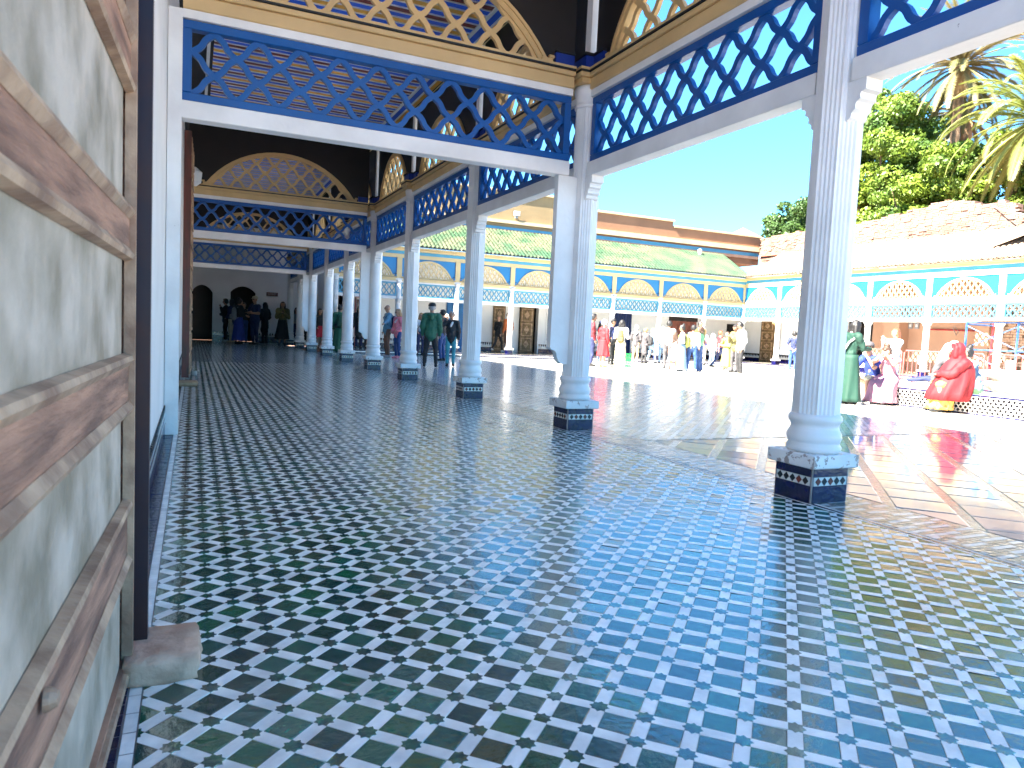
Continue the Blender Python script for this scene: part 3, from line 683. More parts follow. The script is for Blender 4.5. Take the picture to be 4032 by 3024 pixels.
MB().box(27.3, 28.8, 31, 32.5, 6.0, 6.9, M['ochrewall']).add([(27.2, 30.9, 6.9), (28.9, 30.9, 6.9), (28.9, 32.6, 6.9), (27.2, 32.6, 6.9), (28.05, 31.75, 7.5)], [(0, 1, 4), (1, 2, 4), (2, 3, 4), (3, 0, 4)], M['copestone']).build('small_pavilion_roof'); tag(bpy.data.objects['small_pavilion_roof'], 'low pyramid roof peeking over the corner parapet', 'roof')
fl_ = empty('floodlight', (13.04, 29.36, 6.27), label='square floodlight fixed to the yellow wall above the green roof', cat='floodlight')
MB().box(-.14, .14, -.12, -.02, -.05, .17, M['grey'], .01).build('housing', fl_); MB().box(-.12, .12, -.128, -.121, -.03, .15, M['lamp']).build('lens', fl_); MB().box(-.05, .05, -.08, .04, -.14, -.05, M['grey']).build('bracket', fl_)
f2 = empty('floodlight', (24.1, 23.6, 4.24), label='tilted grey floodlight on the pale eave left of the nearest column', cat='floodlight')
MB().box(-.14, .14, -.16, .16, .05, .12, M['grey'], .01).build('housing', f2, rot=(.0, .5, 0)); MB().box(-.03, .03, -.03, .03, -.05, .08, M['grey']).build('bracket', f2)
dv = empty('roof_vent', (22.9, 28.9, 5.2), label='small white pipe vent at the top right of the green roof', cat='vent')
MB().lathe([(.07, 0), (.08, .25), (.11, .30), (.10, .38), (.05, .42)], (0, 0, 0), M['railwhite'], 12).build('pipe', dv)
# ruined brick wall behind the right roof
rw = empty('brick_wall', (26.8, 22, 5.6), label='broken topped old brick wall rising behind the pale roof on the right', cat='wall')
def ruin_top(y):
    P = [(28.9, 6.52), (27.5, 6.66), (25.5, 6.60), (23, 6.58), (20.7, 6.8), (19.3, 7.0), (18.2, 6.95), (17.6, 6.62), (17.0, 6.75), (16.4, 6.55), (16.0, 5.9), (15.8, 5.2)]
    for (a, za), (b, zb) in zip(P, P[1:]):
        if b <= y <= a: return za+(zb-za)*(a-y)/(a-b)
    return 5.2
mb = MB(); z = 5.35; row = 0
while z < 7.1:
    y = 15.8+(row % 2)*.15
    while y < 29.3:
        w = random.uniform(.24, .34)
        if z+.06 < ruin_top(y+w/2)+random.uniform(-.05, .04):
            d = random.gauss(0, .014) - (.05 if abs(z-5.62) < .04 else 0)*0
            mb.box(26.80+d, 27.1, y+.008, y+w-.008, z+.004, z+.062, M['brick'])
        y += w
    z += .068; row += 1
tag(mb.build('brick', rw, (-26.8, -22, -5.6)), kind='stuff')
core = MB(); y = 15.9
while y < 29.2: core.box(26.83, 27.3, y, y+.52, 5.0, ruin_top(y+.26)-.10, M['brick']); y += .5
core.build('mortar_core', rw, (-26.8, -22, -5.6))
MB().box(26.70, 26.9, 17.2, 28.9, 5.56, 5.60, mat('rust_line', (.32, .10, .06), .8, .3, 2)).build('ledge_course', rw, (-26.8, -22, -5.6))
shed = empty('timber_prop_roof', (25.6, 16, 4.8), label='slanting timber boards propped on the right eave beneath the ruined wall', cat='timber')
for k, (a, b, w) in enumerate((((25.2, 16.6, 4.45), (26.2, 14.6, 5.45), .10), ((25.6, 16.5, 4.45), (26.6, 14.5, 5.45), .10), ((25.4, 15.6, 4.5), (25.6, 15.9, 5.0), .05), ((25.4, 15.1, 4.5), (25.7, 15.5, 5.1), .05))):
    a, b = Vector(a), Vector(b); MB().tube([a, b], w, M['carved'], 4).build('board', shed, (-25.6, -16, -4.8))
MB().add([(24.9, 16.9, 4.5), (24.9, 14.2, 5.32), (26.6, 14.2, 6.1), (26.6, 16.9, 5.4), (24.9, 16.9, 4.42), (24.9, 14.2, 5.24), (26.6, 14.2, 6.02), (26.6, 16.9, 5.32)], [(0, 1, 2, 3), (7, 6, 5, 4), (0, 4, 5, 1), (1, 5, 6, 2), (2, 6, 7, 3), (3, 7, 4, 0)], M['roofpale']).build('sheet', shed, (-25.6, -16, -4.8))
for (p, q, lab) in (((24.6, 12.2, 5.6), (26.9, 17.4, 6.6), 'thin pale cable sagging from the ruined wall to the right edge'), ((24.6, 12.2, 5.2), (25.6, 16, 4.8), 'lower pale cable tied to the timber boards at the right edge')):
    pts = [Vector(p).lerp(Vector(q), i/8)-Vector((0, 0, .35*math.sin(PI*i/8))) for i in range(9)]
    tag(MB().tube(pts, .018, M['rope'], 5).build('cable'), lab, 'cable')
# back walls of the far galleries
bw = empty('back_wall', (15, 30.4, 0), label='white back wall of the green roofed gallery with doors and a window', cat='wall')
MB().box(5.6, 13.9, 30.4, 30.7, .15, 4.4, M['plaster']).box(14.9, 27.7, 30.4, 30.7, .15, 4.4, M['plaster']).box(13.9, 14.9, 30.4, 30.7, 2.35, 4.4, M['plaster']).box(5.6, 5.8, 30.4, YE, .0, 4.4, M['plaster']).build('plaster_face', bw, (-15, -30.4, 0))
mb = MB()
for a, b in ((5.8, 10.2), (11.2, 13.1), (14.95, 19.0), (20.2, 22.4), (24.2, 26.2)):
    mb.box(a, b, 30.38, 30.398, .15, .34, M['tileblue']); mb.box(a, b, 30.378, 30.398, .342, .42, M['tilewhite'])
    t = a+.05
    while t < b-.05: mb.prism([(t-.045, .56), (t+.045, .56), (t, .42)], 'y', 30.375, 30.398, M['tileblack']); t += .11
mb.build('tile_skirting', bw, (-15, -30.4, 0))
MB().box(5.6, 27.5, 29.4, 30.4, 4.05, 4.3, M['plaster']).box(4.6, 27.5, YG+.1, 29.4, 4.0, 4.06, M['cblack'] if 'cblack' in M else M['darkwood_shade']).build('ceiling', bw, (-15, -30.4, 0))
MB().box(13.5, 15.2, 31.8, 31.9, 0, 3, M['darkwood_shade']).box(13.5, 13.6, 30.7, 31.8, 0, 3, M['darkwood_shade']).box(15.1, 15.2, 30.7, 31.8, 0, 3, M['darkwood_shade']).box(13.5, 15.2, 30.7, 31.8, 2.9, 3, M['darkwood_shade']).box(13.5, 15.2, 30.4, 31.8, .02, .14, M['darkwood_shade']).build('dark_room', bw, (-15, -30.4, 0))
def panel_door(name, x0, x1, z0, z1, loc, rot, m, frame, lab, n=3, sunk=.03):
    t = empty(name, loc, rot, label=lab, cat='door'); w = x1-x0
    MB().box(x0, x1, -.03, .0, z0, z1, m).build('leaf', t)
    pmesh = None; hh = (z1-z0-.1*(n+1))/n
    for k in range(n):
        a = z0+.1+k*(hh+.1); mb = MB()
        mb.box(x0+.09*w, x1-.09*w, -.055, -.031, a, a+.03, frame).box(x0+.09*w, x1-.09*w, -.055, -.031, a+hh-.03, a+hh, frame).box(x0+.09*w, x0+.17*w, -.055, -.031, a+.03, a+hh-.03, frame).box(x1-.17*w, x1-.09*w, -.055, -.031, a+.03, a+hh-.03, frame)
        mb.prism([((x0+x1)/2-.2*w, a+hh/2), ((x0+x1)/2, a+.15*hh), ((x0+x1)/2+.2*w, a+hh/2), ((x0+x1)/2, a+.85*hh)], 'y', -.05, -.031, frame)
        mb.build('panel', t)
    return t
panel_door('carved_door', 0, .62, .16, 2.25, (12.55, 30.37, 0), 0, M['farcarved'], M['carved'], 'dark carved wooden door leaf left of the dark opening, behind the striped top')
panel_door('carved_door', 0, .62, .16, 2.28, (13.85, 30.15, 0), -.5, M['farcarved'], M['carved'], 'carved golden brown door leaf standing open right of the dark opening')
bluedoor = mat('blue_door_paint', (.01, .16, .42), .5, .15, 3)
panel_door('blue_door', 0, .30, .16, 2.5, (10.30, 30.36, 0), 0, bluedoor, bluedoor, 'narrow blue door leaf left of a far column', 2)
panel_door('blue_door', 0, .30, .16, 2.5, (10.86, 30.36, 0), 0, bluedoor, bluedoor, 'narrow blue door leaf right of the same far column', 2)
w_ = empty('window', (15.7, 30.38, 1.5), label='tall dark window in the white back wall left of the second column', cat='window')
MB().box(-.34, .34, -.01, .02, -.74, .82, M['glass']).build('pane', w_); MB().box(-.40, -.34, -.03, .02, -.80, .88, M['plaster']).box(.34, .40, -.03, .02, -.80, .88, M['plaster']).box(-.44, .44, -.06, .02, -.86, -.80, M['plaster']).build('frame', w_)
def curtain(x0, x1, z0, z1, y, m, lab):
    mb = MB(); n = 24; R = []
    for i in range(n+1):
        x = x0+(x1-x0)*i/n; d = .03*math.sin(i*1.9)
        R.append([(x, y+d, z0), (x, y+d, z1), (x, y+d+.02, z1), (x, y+d+.02, z0)])
    mb.rings(R, m); tag(mb.build('curtain'), lab, 'curtain')
curtain(19.0, 20.1, .2, 2.45, 30.33, M['bluecloth'], 'dark blue curtain hanging in a doorway behind the crowd')
curtain(22.45, 24.15, .2, 2.05, 30.33, M['redcloth'], 'rust red cloth hanging across a doorway behind the crowd')
MB().box(22.4, 24.2, 30.34, 30.395, 2.05, 2.35, M['darkwood_shade']).build('lintel', bw, (-15, -30.4, 0))
MB().box(26.2, 26.9, 30.34, 30.395, .2, 2.05, M['darkwood_shade']).build('dark_doorway', bw, (-15, -30.4, 0))  # flat slab, the opening's inner shade painted as its dark colour
ps = empty('poster_stand', (6.5, 30.3, .15), label='red framed poster on a stand behind the two dark coated visitors', cat='sign')
MB().box(-.22, .22, -.02, .02, 1.35, 2.0, M['tilered']).build('board', ps); MB().tube([(-.27, 0, 0), (-.27, 0, 2.1)], .015, M['scafred']).tube([(.27, 0, 0), (.27, 0, 2.1)], .015, M['scafred']).tube([(-.27, 0, 2.1), (.27, 0, 2.1)], .015, M['scafred']).build('frame', ps); MB().lathe([(.04, 1.55), (.12, 1.6), (.14, 1.75), (.05, 1.85)], (0, -.02, 0), M['carved'], 10, fy=.1).build('picture', ps)
rb = empty('back_wall', (26.9, 16, 0), label='back wall of the sunlit right gallery, white then salmon pink', cat='wall')
MB().box(26.9, 27.2, 23.4, 30.4, .15, 4.4, M['plaster']).box(26.9, 27.2, 5, 21.9, .15, 4.4, M['salmon']).box(26.9, 27.2, 21.9, 23.4, 2.3, 4.4, M['plaster']).build('plaster_face', rb, (-26.9, -16, 0))
MB().box(26.3, 26.9, 20.2, 20.9, .15, 4.2, M['salmon']).box(26.2, 26.9, 16.5, 17.0, .15, 4.2, M['salmon']).build('pier', rb, (-26.9, -16, 0))
mb = MB(); z = .2; row = 0
while z < 3.4:
    y = 12.2+(row % 2)*.12
    while y < 16.4:
        w = random.uniform(.18, .34); mb.box(26.78+random.gauss(0, .012), 26.9, y+.01, min(y+w, 16.5)-.01, z+.008, z+.085, M['brick2'] if 'brick2' in M else M['trunk'] if random.random() < .2 else M['stone']); y += w
    z += .095; row += 1
tag(mb.build('rubble_stone', rb, (-26.9, -16, 0)), kind='stuff')
mb = MB(); mb.box(26.87, 26.898, 23.5, 30.3, .15, .34, M['tileblue']); mb.box(26.868, 26.898, 23.5, 30.3, .342, .42, M['tilewhite'])
t = 23.55
while t < 30.2: mb.prism([(t-.045, .56), (t+.045, .56), (t, .42)], 'x', 26.86, 26.898, M['tileblack']); t += .11
mb.build('tile_skirting', rb, (-26.9, -16, 0))
MB().box(XR+.1, 26.9, 5, 27.2, 4.0, 4.06, M['salmon']).build('ceiling', rb, (-26.9, -16, 0))
MB().box(27.8, 27.9, 21, 24.4, 0, 3, M['darkwood_shade']).box(27.2, 27.9, 23.4, 23.5, 0, 3, M['darkwood_shade']).box(27.2, 27.9, 21.8, 21.9, 0, 3, M['darkwood_shade']).build('dark_room', rb, (-26.9, -16, 0))
panel_door('lattice_door', 0, .95, .16, 2.3, (26.85, 28.5, 0), -PI/2, M['farcarved'], M['carved'], 'tall carved brown door left of the nearest column in the right gallery', 4)
panel_door('lattice_door', 0, .28, .16, 2.3, (26.80, 27.45, 0), -PI/2, M['darkwood_shade'], M['farcarved'], 'narrow dark door leaf folded beside the tall carved door', 4)
sp = empty('electric_sockets', (26.86, 20.1, 2.1), label='pair of small grey sockets high on the salmon wall', cat='socket')
for dy in (0, -.28): MB().box(-.02, .02, dy-.09, dy+.09, -.12, .12, M['grey'], .006).box(-.03, -.021, dy-.04, dy+.04, -.05, .05, M['railwhite']).build('socket', sp)
tag(MB().tube([(26.8, 19.2, 1.96), (26.8, 16.9, 1.92)], .03, M['scafred']).tube([(26.78, 18.2, 2.1), (26.76, 18.0, 1.9), (26.78, 18.1, 1.75), (26.76, 18.25, 2.05)], .012, M['grey'], 5).build('pipe'), 'dark red pipe with a wire knot along the salmon wall', 'pipe')
tag(MB().box(25.6, 25.75, 17.4, 17.55, .15, .9, M['salmon']).build('low_post'), 'low salmon post in the right gallery behind the red shawl', 'post')
# ------------------------------------------------------------------ foreground door leaf, plane x = -.163 - .0524*(2.4-y)
dr = empty('old_door', (-.165, 2.4, 0), -math.radians(2.1), label='weathered brown panelled door leaf filling the left edge, close and blurred', cat='door')
# local frame: y runs backwards along the leaf (negative = towards the camera), x towards the gallery
RL = [(1.229, 1.382), (.797, .969), (.347, .546), (-.06, .052), (1.692, 1.86), (2.13, 2.29)]
MB().box(-.030, -.014, -2.6, -.135, .02, 3.2, M['doorpanel']).build('panel_board', dr)
MB().box(-.085, -.07, -2.6, -.01, .02, 3.2, M['darkwood_shade']).build('gap_shade_board', dr)  # near-black board paints the deep shadow in the gap beside the panels
for k, (a, b) in enumerate(RL):
    mb = MB(); mb.box(-.03, .000, -2.6, -.03, max(a, .03)+.03, b-.03, M['wood'])
    R = [[(x, y, z) for x, z in ((-.012, a+.0), (.010, a+.006), (.014, a+.018), (.002, a+.036), (-.012, a+.036))] for y in (-2.6, -.08)]; mb2 = MB().rings(R, M['woodlight'])
    R = [[(x, y, z) for x, z in ((-.012, b-.036), (.002, b-.036), (.014, b-.018), (.010, b-.006), (-.012, b))] for y in (-2.6, -.08)]; mb2.rings(R, M['woodlight'])
    r = mb.build('rail', dr); mb2.build('moulding', r)
st = MB().box(-.03, .006, -.075, .0, .02, 3.2, M['wood'], .004).build('stile', dr)
MB().box(-.013, .016, -.098, -.080, .06, 3.2, M['woodlight'], .004).build('bead', st)
MB().box(-.035, .046, .003, .03, .015, 3.2, M['doordark'], .004).build('iron_edge', dr)
MB().lathe([(.001, .02), (.012, .018), (.018, .008), (.02, 0)], (0, 0, 0), M['woodlight'], 12).build('nail', dr, (.006, -1.155, .483), (0, PI/2, 0))
def rock(name, rx, ry, rz, loc, m, lab, cat, flat=.2, seed=0):
    r_ = random.Random(seed); bm = bmesh.new(); bmesh.ops.create_cube(bm, size=2)
    bmesh.ops.subdivide_edges(bm, edges=bm.edges[:], cuts=4, use_grid_fill=True)
    for v in bm.verts:
        n = v.co.normalized(); k = flat; v.co = v.co*(1-k)+n*k*1.25
        v.co += Vector([r_.uniform(-.04, .04) for _ in range(3)])
        v.co = Vector((v.co.x*rx, v.co.y*ry, (v.co.z+1)*rz))
    me = bpy.data.meshes.new(name); bm.to_mesh(me); bm.free(); me.materials.append(m); me.shade_smooth()
    return tag(obj(name, me, None, loc), lab, cat)
rock('doorstop_stone', .105, .135, .038, (-.075, 2.375, .0), M['stone'], 'rough pinkish stone wedged on the tiles under the near door', 'stone', .25, 3)
rock('threshold_slab', .15, .22, .035, (-.08, 12.3, .0), M['carved'], 'flat worn wooden block under the red brown door leaf', 'block', .15, 5)
rock('doorstop_stone', .05, .09, .05, (.02, 14.4, .0), M['marble'], 'small white stone at the foot of the far door leaf', 'stone', .4, 6)
# second door, standing open against the wall
d2 = empty('old_door', (-.12, 13.0, 0), label='red brown edged door leaf standing open against the left wall', cat='door')
MB().box(-.055, .055, 0, .06, .07, 4.1, M['redwood'], .004).build('edge_board', d2)
MB().box(-.045, .045, .06, 1.7, .07, 4.1, M['carved']).build('leaf', d2, rot=-.02)
for k in range(11):
    z = .12+k*.36
    b = MB().box(.048, .068, .12, 1.6, z, z+.05, M['carved'], .005).box(.048, .062, .12, .16, z+.05, z+.31, M['carved']).box(.048, .062, 1.5, 1.6, z+.05, z+.31, M['carved']).build('carved_panel', d2, rot=-.02)
    for q in range(4): MB().box(.05, .064, .2+q*.33, .24+q*.33, z+.06, z+.3, M['woodlight']).build('slat', b)
MB().box(-.05, .0, 0, .09, .0, 4.1, M['copestone'], .004).build('door_jamb', None, (-.215, 12.62, 0)); tag(bpy.data.objects['door_jamb'], 'narrow cream wooden jamb on the wall before the red brown door leaf', 'door frame')
ln = empty('wall_lantern', (-.02, 17.1, 4.1), label='small white glass lantern on the wall beside the second cross screen', cat='lantern')
MB().lathe([(.03, .20), (.15, .10), (.13, -.12), (.04, -.20)], (0, 0, 0), M['lamp'], 6).build('shade', ln); MB().box(-.2, 0, -.02, .02, .18, .21, M['grey']).build('arm', ln)
# ------------------------------------------------------------------ fountain
fo = empty('fountain', (14, 8.5, 0), label='low tiled fountain basin with black and white diamond tiles at the right', cat='fountain')
FX = 12.66
mb = MB().box(FX, FX+.34, 3.5, 10.3, 0, .325, M['tilewhite']).box(FX+.0, 18.6, 10.302, 10.64, 0, .325, M['tilewhite'])
mb.build('basin_wall', fo, (-14, -8.5, 0))
MB().box(FX+.345, 18.6, 3.5, 10.298, -.01, .06, M['zoverlit']).build('basin_floor', fo, (-14, -8.5, 0))
MB().box(15.2, 15.6, 3.5, 10.2, .06, .30, M['tilewhite']).box(15.6, 18.5, 3.5, 10.2, .06, .22, M['marble']).build('inner_step', fo, (-14, -8.5, 0))
MB().box(15.15, 15.65, 3.5, 10.2, .302, .325, M['tileblue']).build('inner_rim', fo, (-14, -8.5, 0))
gz = mat('green_yellow_zellige', (.10, .35, .08), .25, .3, 9, col2=(.50, .42, .10))
MB().box(FX+1.2, FX+1.6, 3.5, 9.6, .06, .20, gz).build('green_tile_band', fo, (-14, -8.5, 0))
rim = MB().box(-.003, .19, -.105, .105, 0, .022, M['tileblue'], .004).mesh('rim_tile'); y = 3.6
rimt = MB().box(-.003, .19, -.105, .105, 0, .018, M['tilewhite'], .004).mesh('rim_tile')
while y < 10.3:
    obj('rim_tile', rim, fo, (FX-14-.012, y-8.5, .326)); obj('rim_tile', rimt, fo, (FX-14+.17, y-8.5, .328)); obj('foot_tile', rim, fo, (FX-14-.010, y-8.5, .0), 0, (.06, 1, 1)); y += .218
dm = MB().prism([(-.034, 0), (0, -.034), (.034, 0), (0, .034)], 'x', -.004, .0, M['tileblack']).mesh('diamond_tile')
mb2 = MB(); y = 10.22; cnt = 0
while y > 5.2:
    for r_ in range(5):
        yy = y-(.0435 if r_ % 2 else 0); z = .058+r_*.0565
        if cnt < 300: obj('diamond_tile', dm, fo, (FX-14, yy-8.5, z)); cnt += 1
        else: mb2.prism([(yy-.034, z), (yy, z-.034), (yy+.034, z), (yy, z+.034)], 'x', FX-.004, FX-.0003, M['tileblack'])
    y -= .087
if not mb2.v: mb2.prism([(5, .05), (5.03, .08), (5, .11), (4.97, .08)], 'x', FX-.004, FX-.0003, M['tileblack'])
tag(mb2.build('diamond_tile', fo, (-14, -8.5, 0)), kind='stuff')
bo = empty('fountain_bowl', (13.9, 7.75, .1), label='broad fluted white stone bowl on a short pedestal at the right edge', cat='fountain bowl')
def fl2(t, r, z): return r*(1+.035*abs(math.sin(t*14)))
MB().lathe([(.28, .18), (.55, .24), (.78, .34), (.86, .44), (.84, .50)], (0, 0, 0), M['bowl'], 112, fn=fl2).build('fluted_body', bo, smooth=False)
MB().lathe([(.80, .50), (.80, .56), (.90, .58), (.95, .63), (.94, .68), (.86, .69), (.80, .60), (.2, .52)], (0, 0, 0), M['bowl'], 64).build('rim', bo, smooth=True)
MB().lathe([(.30, -.05), (.26, .02), (.22, .10), (.28, .18)], (0, 0, 0), mat('mossy_stone', (.22, .22, .14), .8, .3, 6), 8).build('pedestal', bo)
arc_ = empty('shell_arch', (22.6, 15.3, 0), label='white scalloped arch panel standing behind the pink railing', cat='panel')
pts = [(1.0*math.cos(PI*i/28)*(1+.035*abs(math.sin(i*.78))), 1.28*math.sin(PI*i/28)*(1+.035*abs(math.sin(i*.78)))+.15) for i in range(29)]
MB().prism([(x*.62, z) for x, z in pts][::-1], 'x', -.04, .04, M['railwhite']).build('panel', arc_)
# crowd barriers
def barrier(p, q, lab):
    p, q = Vector(p), Vector(q); d = q-p; L = d.length; t = empty('crowd_barrier', p, math.atan2(d.y, d.x), label=lab, cat='barrier', group='crowd barriers round the fountain')
    mb = MB(); mb.tube([(0, 0, .18), (0, 0, 1.02), (.06, 0, 1.08), (L-.06, 0, 1.08), (L, 0, 1.02), (L, 0, .18)], .021, M['railred']).tube([(0, 0, .2), (L, 0, .2)], .018, M['railred']); mb.build('frame', t)
    bar = MB().tube([(0, 0, .2), (0, 0, 1.07)], .011, M['railred'], 5).mesh('bar'); n = int(L/.14)
    for i in range(1, n): obj('bar', bar, t, (L*i/n, 0, 0))
    for s in (.12, L-.12): MB().tube([(s, -.28, .0), (s, 0, .16), (s, .28, .0)], .018, M['railwhite'], 5).build('foot', t)
    MB().box(L*.42, L*.62, -.02, -.012, .72, .95, M['railwhite'], .003).build('plate', t)
bl = ['behind the white shirted woman', 'behind the lying legs', 'behind the long haired woman', 'behind the red hooded shawl', 'behind the fountain bowl', 'at the right edge']
for i in range(6):
    a = (18.6-.12*i, 15.2-i*1.25, 0); b = (18.5-.12*i, 14.05-i*1.25, 0); barrier(a, b, 'pink and white steel crowd barrier '+bl[i])
# scaffold
sc_ = empty('scaffold', (22.6, 13.6, 0), label='blue painted scaffold tower standing inside the right arcade', cat='scaffold')
def T(name, pts, r, m): MB().tube(pts, r, m, 6).build(name, sc_, (-22.6, -13.6, 0))
for (x, y) in ((22.3, 14.75), (22.3, 13.2), (22.3, 12.0), (23.6, 14.75), (23.6, 13.2), (23.6, 12.0)):
    T('upright', [(x, y, .0), (x, y, 2.1)], .035, M['scaf'] if x < 23 else M['scafred'])
for y0, y1 in ((14.75, 13.2), (13.2, 12.0)):
    T('top_rail', [(22.3, y0, 2.06), (22.3, y1, 2.06)], .035, M['scaf']); T('rail', [(22.3, y0, 1.2), (22.3, y1, 1.2)], .028, M['scaf'])
    T('brace', [(22.3, y0, 1.95), (22.3, y1, 1.25)], .018, M['scaf']); T('brace', [(22.34, y0, 1.25), (22.34, y1, 1.95)], .018, M['scaf']); T('brace', [(22.34, y0, 1.15), (22.34, y1, .45)], .018, M['scaf'])
    T('cross_rail', [(22.3, y0, 2.0), (23.6, y0, 2.0)], .03, M['scaf'])
MB().box(22.2, 23.7, 12.0, 14.4, 2.1, 2.14, M['carved']).build('plank', sc_, (-22.6, -13.6, 0))
pf = [(21.2, 12.2, .30, 'round cream patterned leather pouffe, lowest of the heap'), (21.4, 11.75, .32, 'cream and tan pouffe right of the scaffold leg'), (21.3, 12.05, .78, 'cream pouffe resting on top of the heap'), (21.6, 11.4, .72, 'red and cream pouffe at the right edge of the heap')]
for x, y, z, lab in pf:
    t = empty('pouffe', (x, y, z), label=lab, cat='pouffe', group='leather pouffes heaped by the scaffold')
    MB().lathe([(.08, -.22), (.24, -.20), (.31, -.08), (.31, .08), (.24, .20), (.06, .23)], (0, 0, 0), M['faryel'], 16).build('cushion', t, smooth=True)
    s = MB()
    for k in range(6): a = k*PI/3; s.tube([(.10*math.cos(a), .10*math.sin(a), .228), (.26*math.cos(a), .26*math.sin(a), .19), (.32*math.cos(a), .32*math.sin(a), .0), (.25*math.cos(a), .25*math.sin(a), -.2)], .012, M['carved'], 4)
    s.build('stitching', t)
# green crates
for k, (x, y, z, lab) in enumerate(((14.75, 22.7, 0, 'green plastic crate standing on the floor among the crowd'), (14.75, 22.7, .235, 'upper green plastic crate stacked beside the olive backpack woman'))):
    mb = MB(); mb.box(-.27, .27, -.18, .18, z*0, .02, M['grass'])
    for zz in (0, .10, .20): mb.box(-.27, .27, -.19, -.18, zz, zz+.035, M['grass']).box(-.27, .27, .18, .19, zz, zz+.035, M['grass']).box(-.28, -.27, -.19, .19, zz, zz+.035, M['grass']).box(.27, .28, -.19, .19, zz, zz+.035, M['grass'])
    for q in range(9): mb.box(-.27+q*.066, -.255+q*.066, -.188, -.178, 0, .23, M['grass'])
    tag(mb.build('crate', None, (x, y, z), -.2), lab, 'crate')
# ------------------------------------------------------------------ trees
def leaf_cloud(name, parent, clumps, n, size, m, seed, light=None, lw=.55):
    r = np.random.default_rng(seed); c = np.array(clumps, float); w = c[:, 3]**2; w /= w.sum()
    k = r.choice(len(c), n, p=w); d = r.normal(size=(n, 3)); d /= np.linalg.norm(d, axis=1)[:, None]
    P = c[k, :3]+d*(c[k, 3]*(.45+.6*r.random(n)**.5))[:, None]*np.array([1, 1, .72])
    a = r.normal(size=(n, 3)); a /= np.linalg.norm(a, axis=1)[:, None]; b = np.cross(a, d+r.normal(size=(n, 3))*.5); b /= np.linalg.norm(b, axis=1)[:, None]+1e-6
    s = size*(.6+.8*r.random(n)); A_ = a*s[:, None]; B_ = b*(s*lw)[:, None]
    V = np.stack([P-A_, P+B_, P+A_, P-B_], 1).reshape(-1, 3); F = np.arange(4*n).reshape(-1, 4)
    me = bpy.data.meshes.new(name); me.from_pydata(V.tolist(), [], F.tolist()); me.materials.append(m); return obj(name, me, parent)
def foliage_mat(m):
    n = m.node_tree.nodes; l = m.node_tree.links; b = n['Principled BSDF']; tr = n.new('ShaderNodeBsdfTranslucent'); mx = n.new('ShaderNodeMixShader'); mx.inputs[0].default_value = .35
    l.new(b.inputs['Base Color'].links[0].from_socket, tr.inputs[0]); l.new(b.outputs[0], mx.inputs[1]); l.new(tr.outputs[0], mx.inputs[2]); l.new(mx.outputs[0], n['Material Output'].inputs[0])
for k in ('leaf', 'leafdark', 'palm', 'palm2'): foliage_mat(M[k])
def tree(name, base, h, crown, lab, nl, seed, m, size=.15, group=None, ncl=70):
    t = empty(name, base, label=lab, cat='tree', group=group or 'trees beyond the ruined wall'); r = random.Random(seed)
    cx, cy, cz, rx, ry, rz = crown
    cl = []
    for _ in range(ncl):
        u = Vector([r.gauss(0, 1) for _ in range(3)]).normalized()*(.35+.62*r.random()**.6)
        cl.append((cx+u.x*rx, cy+u.y*ry, cz+u.z*rz, r.uniform(.55, 1.15)*min(rx, rz)*.30))
    mb = MB(); mb.tube([(0, 0, 0), (.1, .1, h*.3), (-.1, .1, h*.55)], [.38, .30, .22], M['trunk'], 8).build('trunk', t)
    for q in range(9):
        c = cl[q*5]; MB().tube([(-.1, .1, h*.5), ((c[0])*.5, c[1]*.5, (h*.5+c[2])*.5), (c[0], c[1], c[2])], [.16, .09, .03], M['trunk'], 5).build('limb', t)
    leaf_cloud('crown', t, cl, nl, size, m, seed)
    return t
tree('broadleaf_tree', (36, 29.4, 0), 12, (0, 0, 11.6, 3.3, 3.6, 4.3), 'big lime green feathery tree right of the nearest column, its left part', 60000, 3, M['leaf'], .105, ncl=95)
tree('broadleaf_tree', (35.5, 26.4, 0), 9, (0, 0, 9.0, 2.6, 2.9, 3.6), 'lime green tree in the middle, before the tall palm trunk', 32000, 4, M['leaf'], .105)
tree('broadleaf_tree', (38.5, 24.4, 0), 9, (0, 0, 10.4, 2.6, 3.2, 2.9), 'yellow green tree behind the right hand palm', 26000, 5, M['leaf'], .11)
tree('broadleaf_tree', (37, 36.0, 0), 8, (0, 0, 8.7, 2.4, 2.5, 2.3), 'dark green bushy tree at the left, peeping from behind the nearest column', 24000, 6, M['leafdark'], .10)
tree('broadleaf_tree', (36.6, 33.2, 0), 8, (0, 0, 8.8, 2.2, 2.3, 3.1), 'light green tree directly behind the nearest column', 22000, 8, M['leaf'], .105)
tree('broadleaf_tree', (39, 27.5, 0), 8, (0, 0, 7.8, 3, 3.4, 2.6), 'deep shaded green tree low behind the lime trees', 16000, 9, M['leafdark'], .12)
def frond_mesh(L, droop, m, seed, nl=74, wl=.46):
    r = random.Random(seed); mb = MB(); P = []
    a0 = droop[0]; x = z = 0; N = 12
    for i in range(N+1):
        P.append(Vector((x, 0, z))); a = a0-(droop[1])*(i/N)**1.3; x += L/N*math.cos(a); z += L/N*math.sin(a)
    mb.tube(P, [.035*(1-.8*i/N) for i in range(N+1)], m, 4)
    for i in range(nl):
        t = .10+.9*i/nl; k = min(int(t*N), N-1); p = P[k].lerp(P[k+1], t*N-k); d = (P[k+1]-P[k]).normalized()
        w = wl*math.sin(PI*min(1, t*.85+.13))**.6*r.uniform(.85, 1.1)
        for s in (1, -1):
            q = p+Vector((d.x*w*.75, s*w*.62, d.z*w*.75-.10*w+r.uniform(-.10, .06)*w)); h = .028
            mb.add([p-d*h, p+d*h*1.4, q], [(0, 1, 2)], m)
    return mb.mesh('frond')
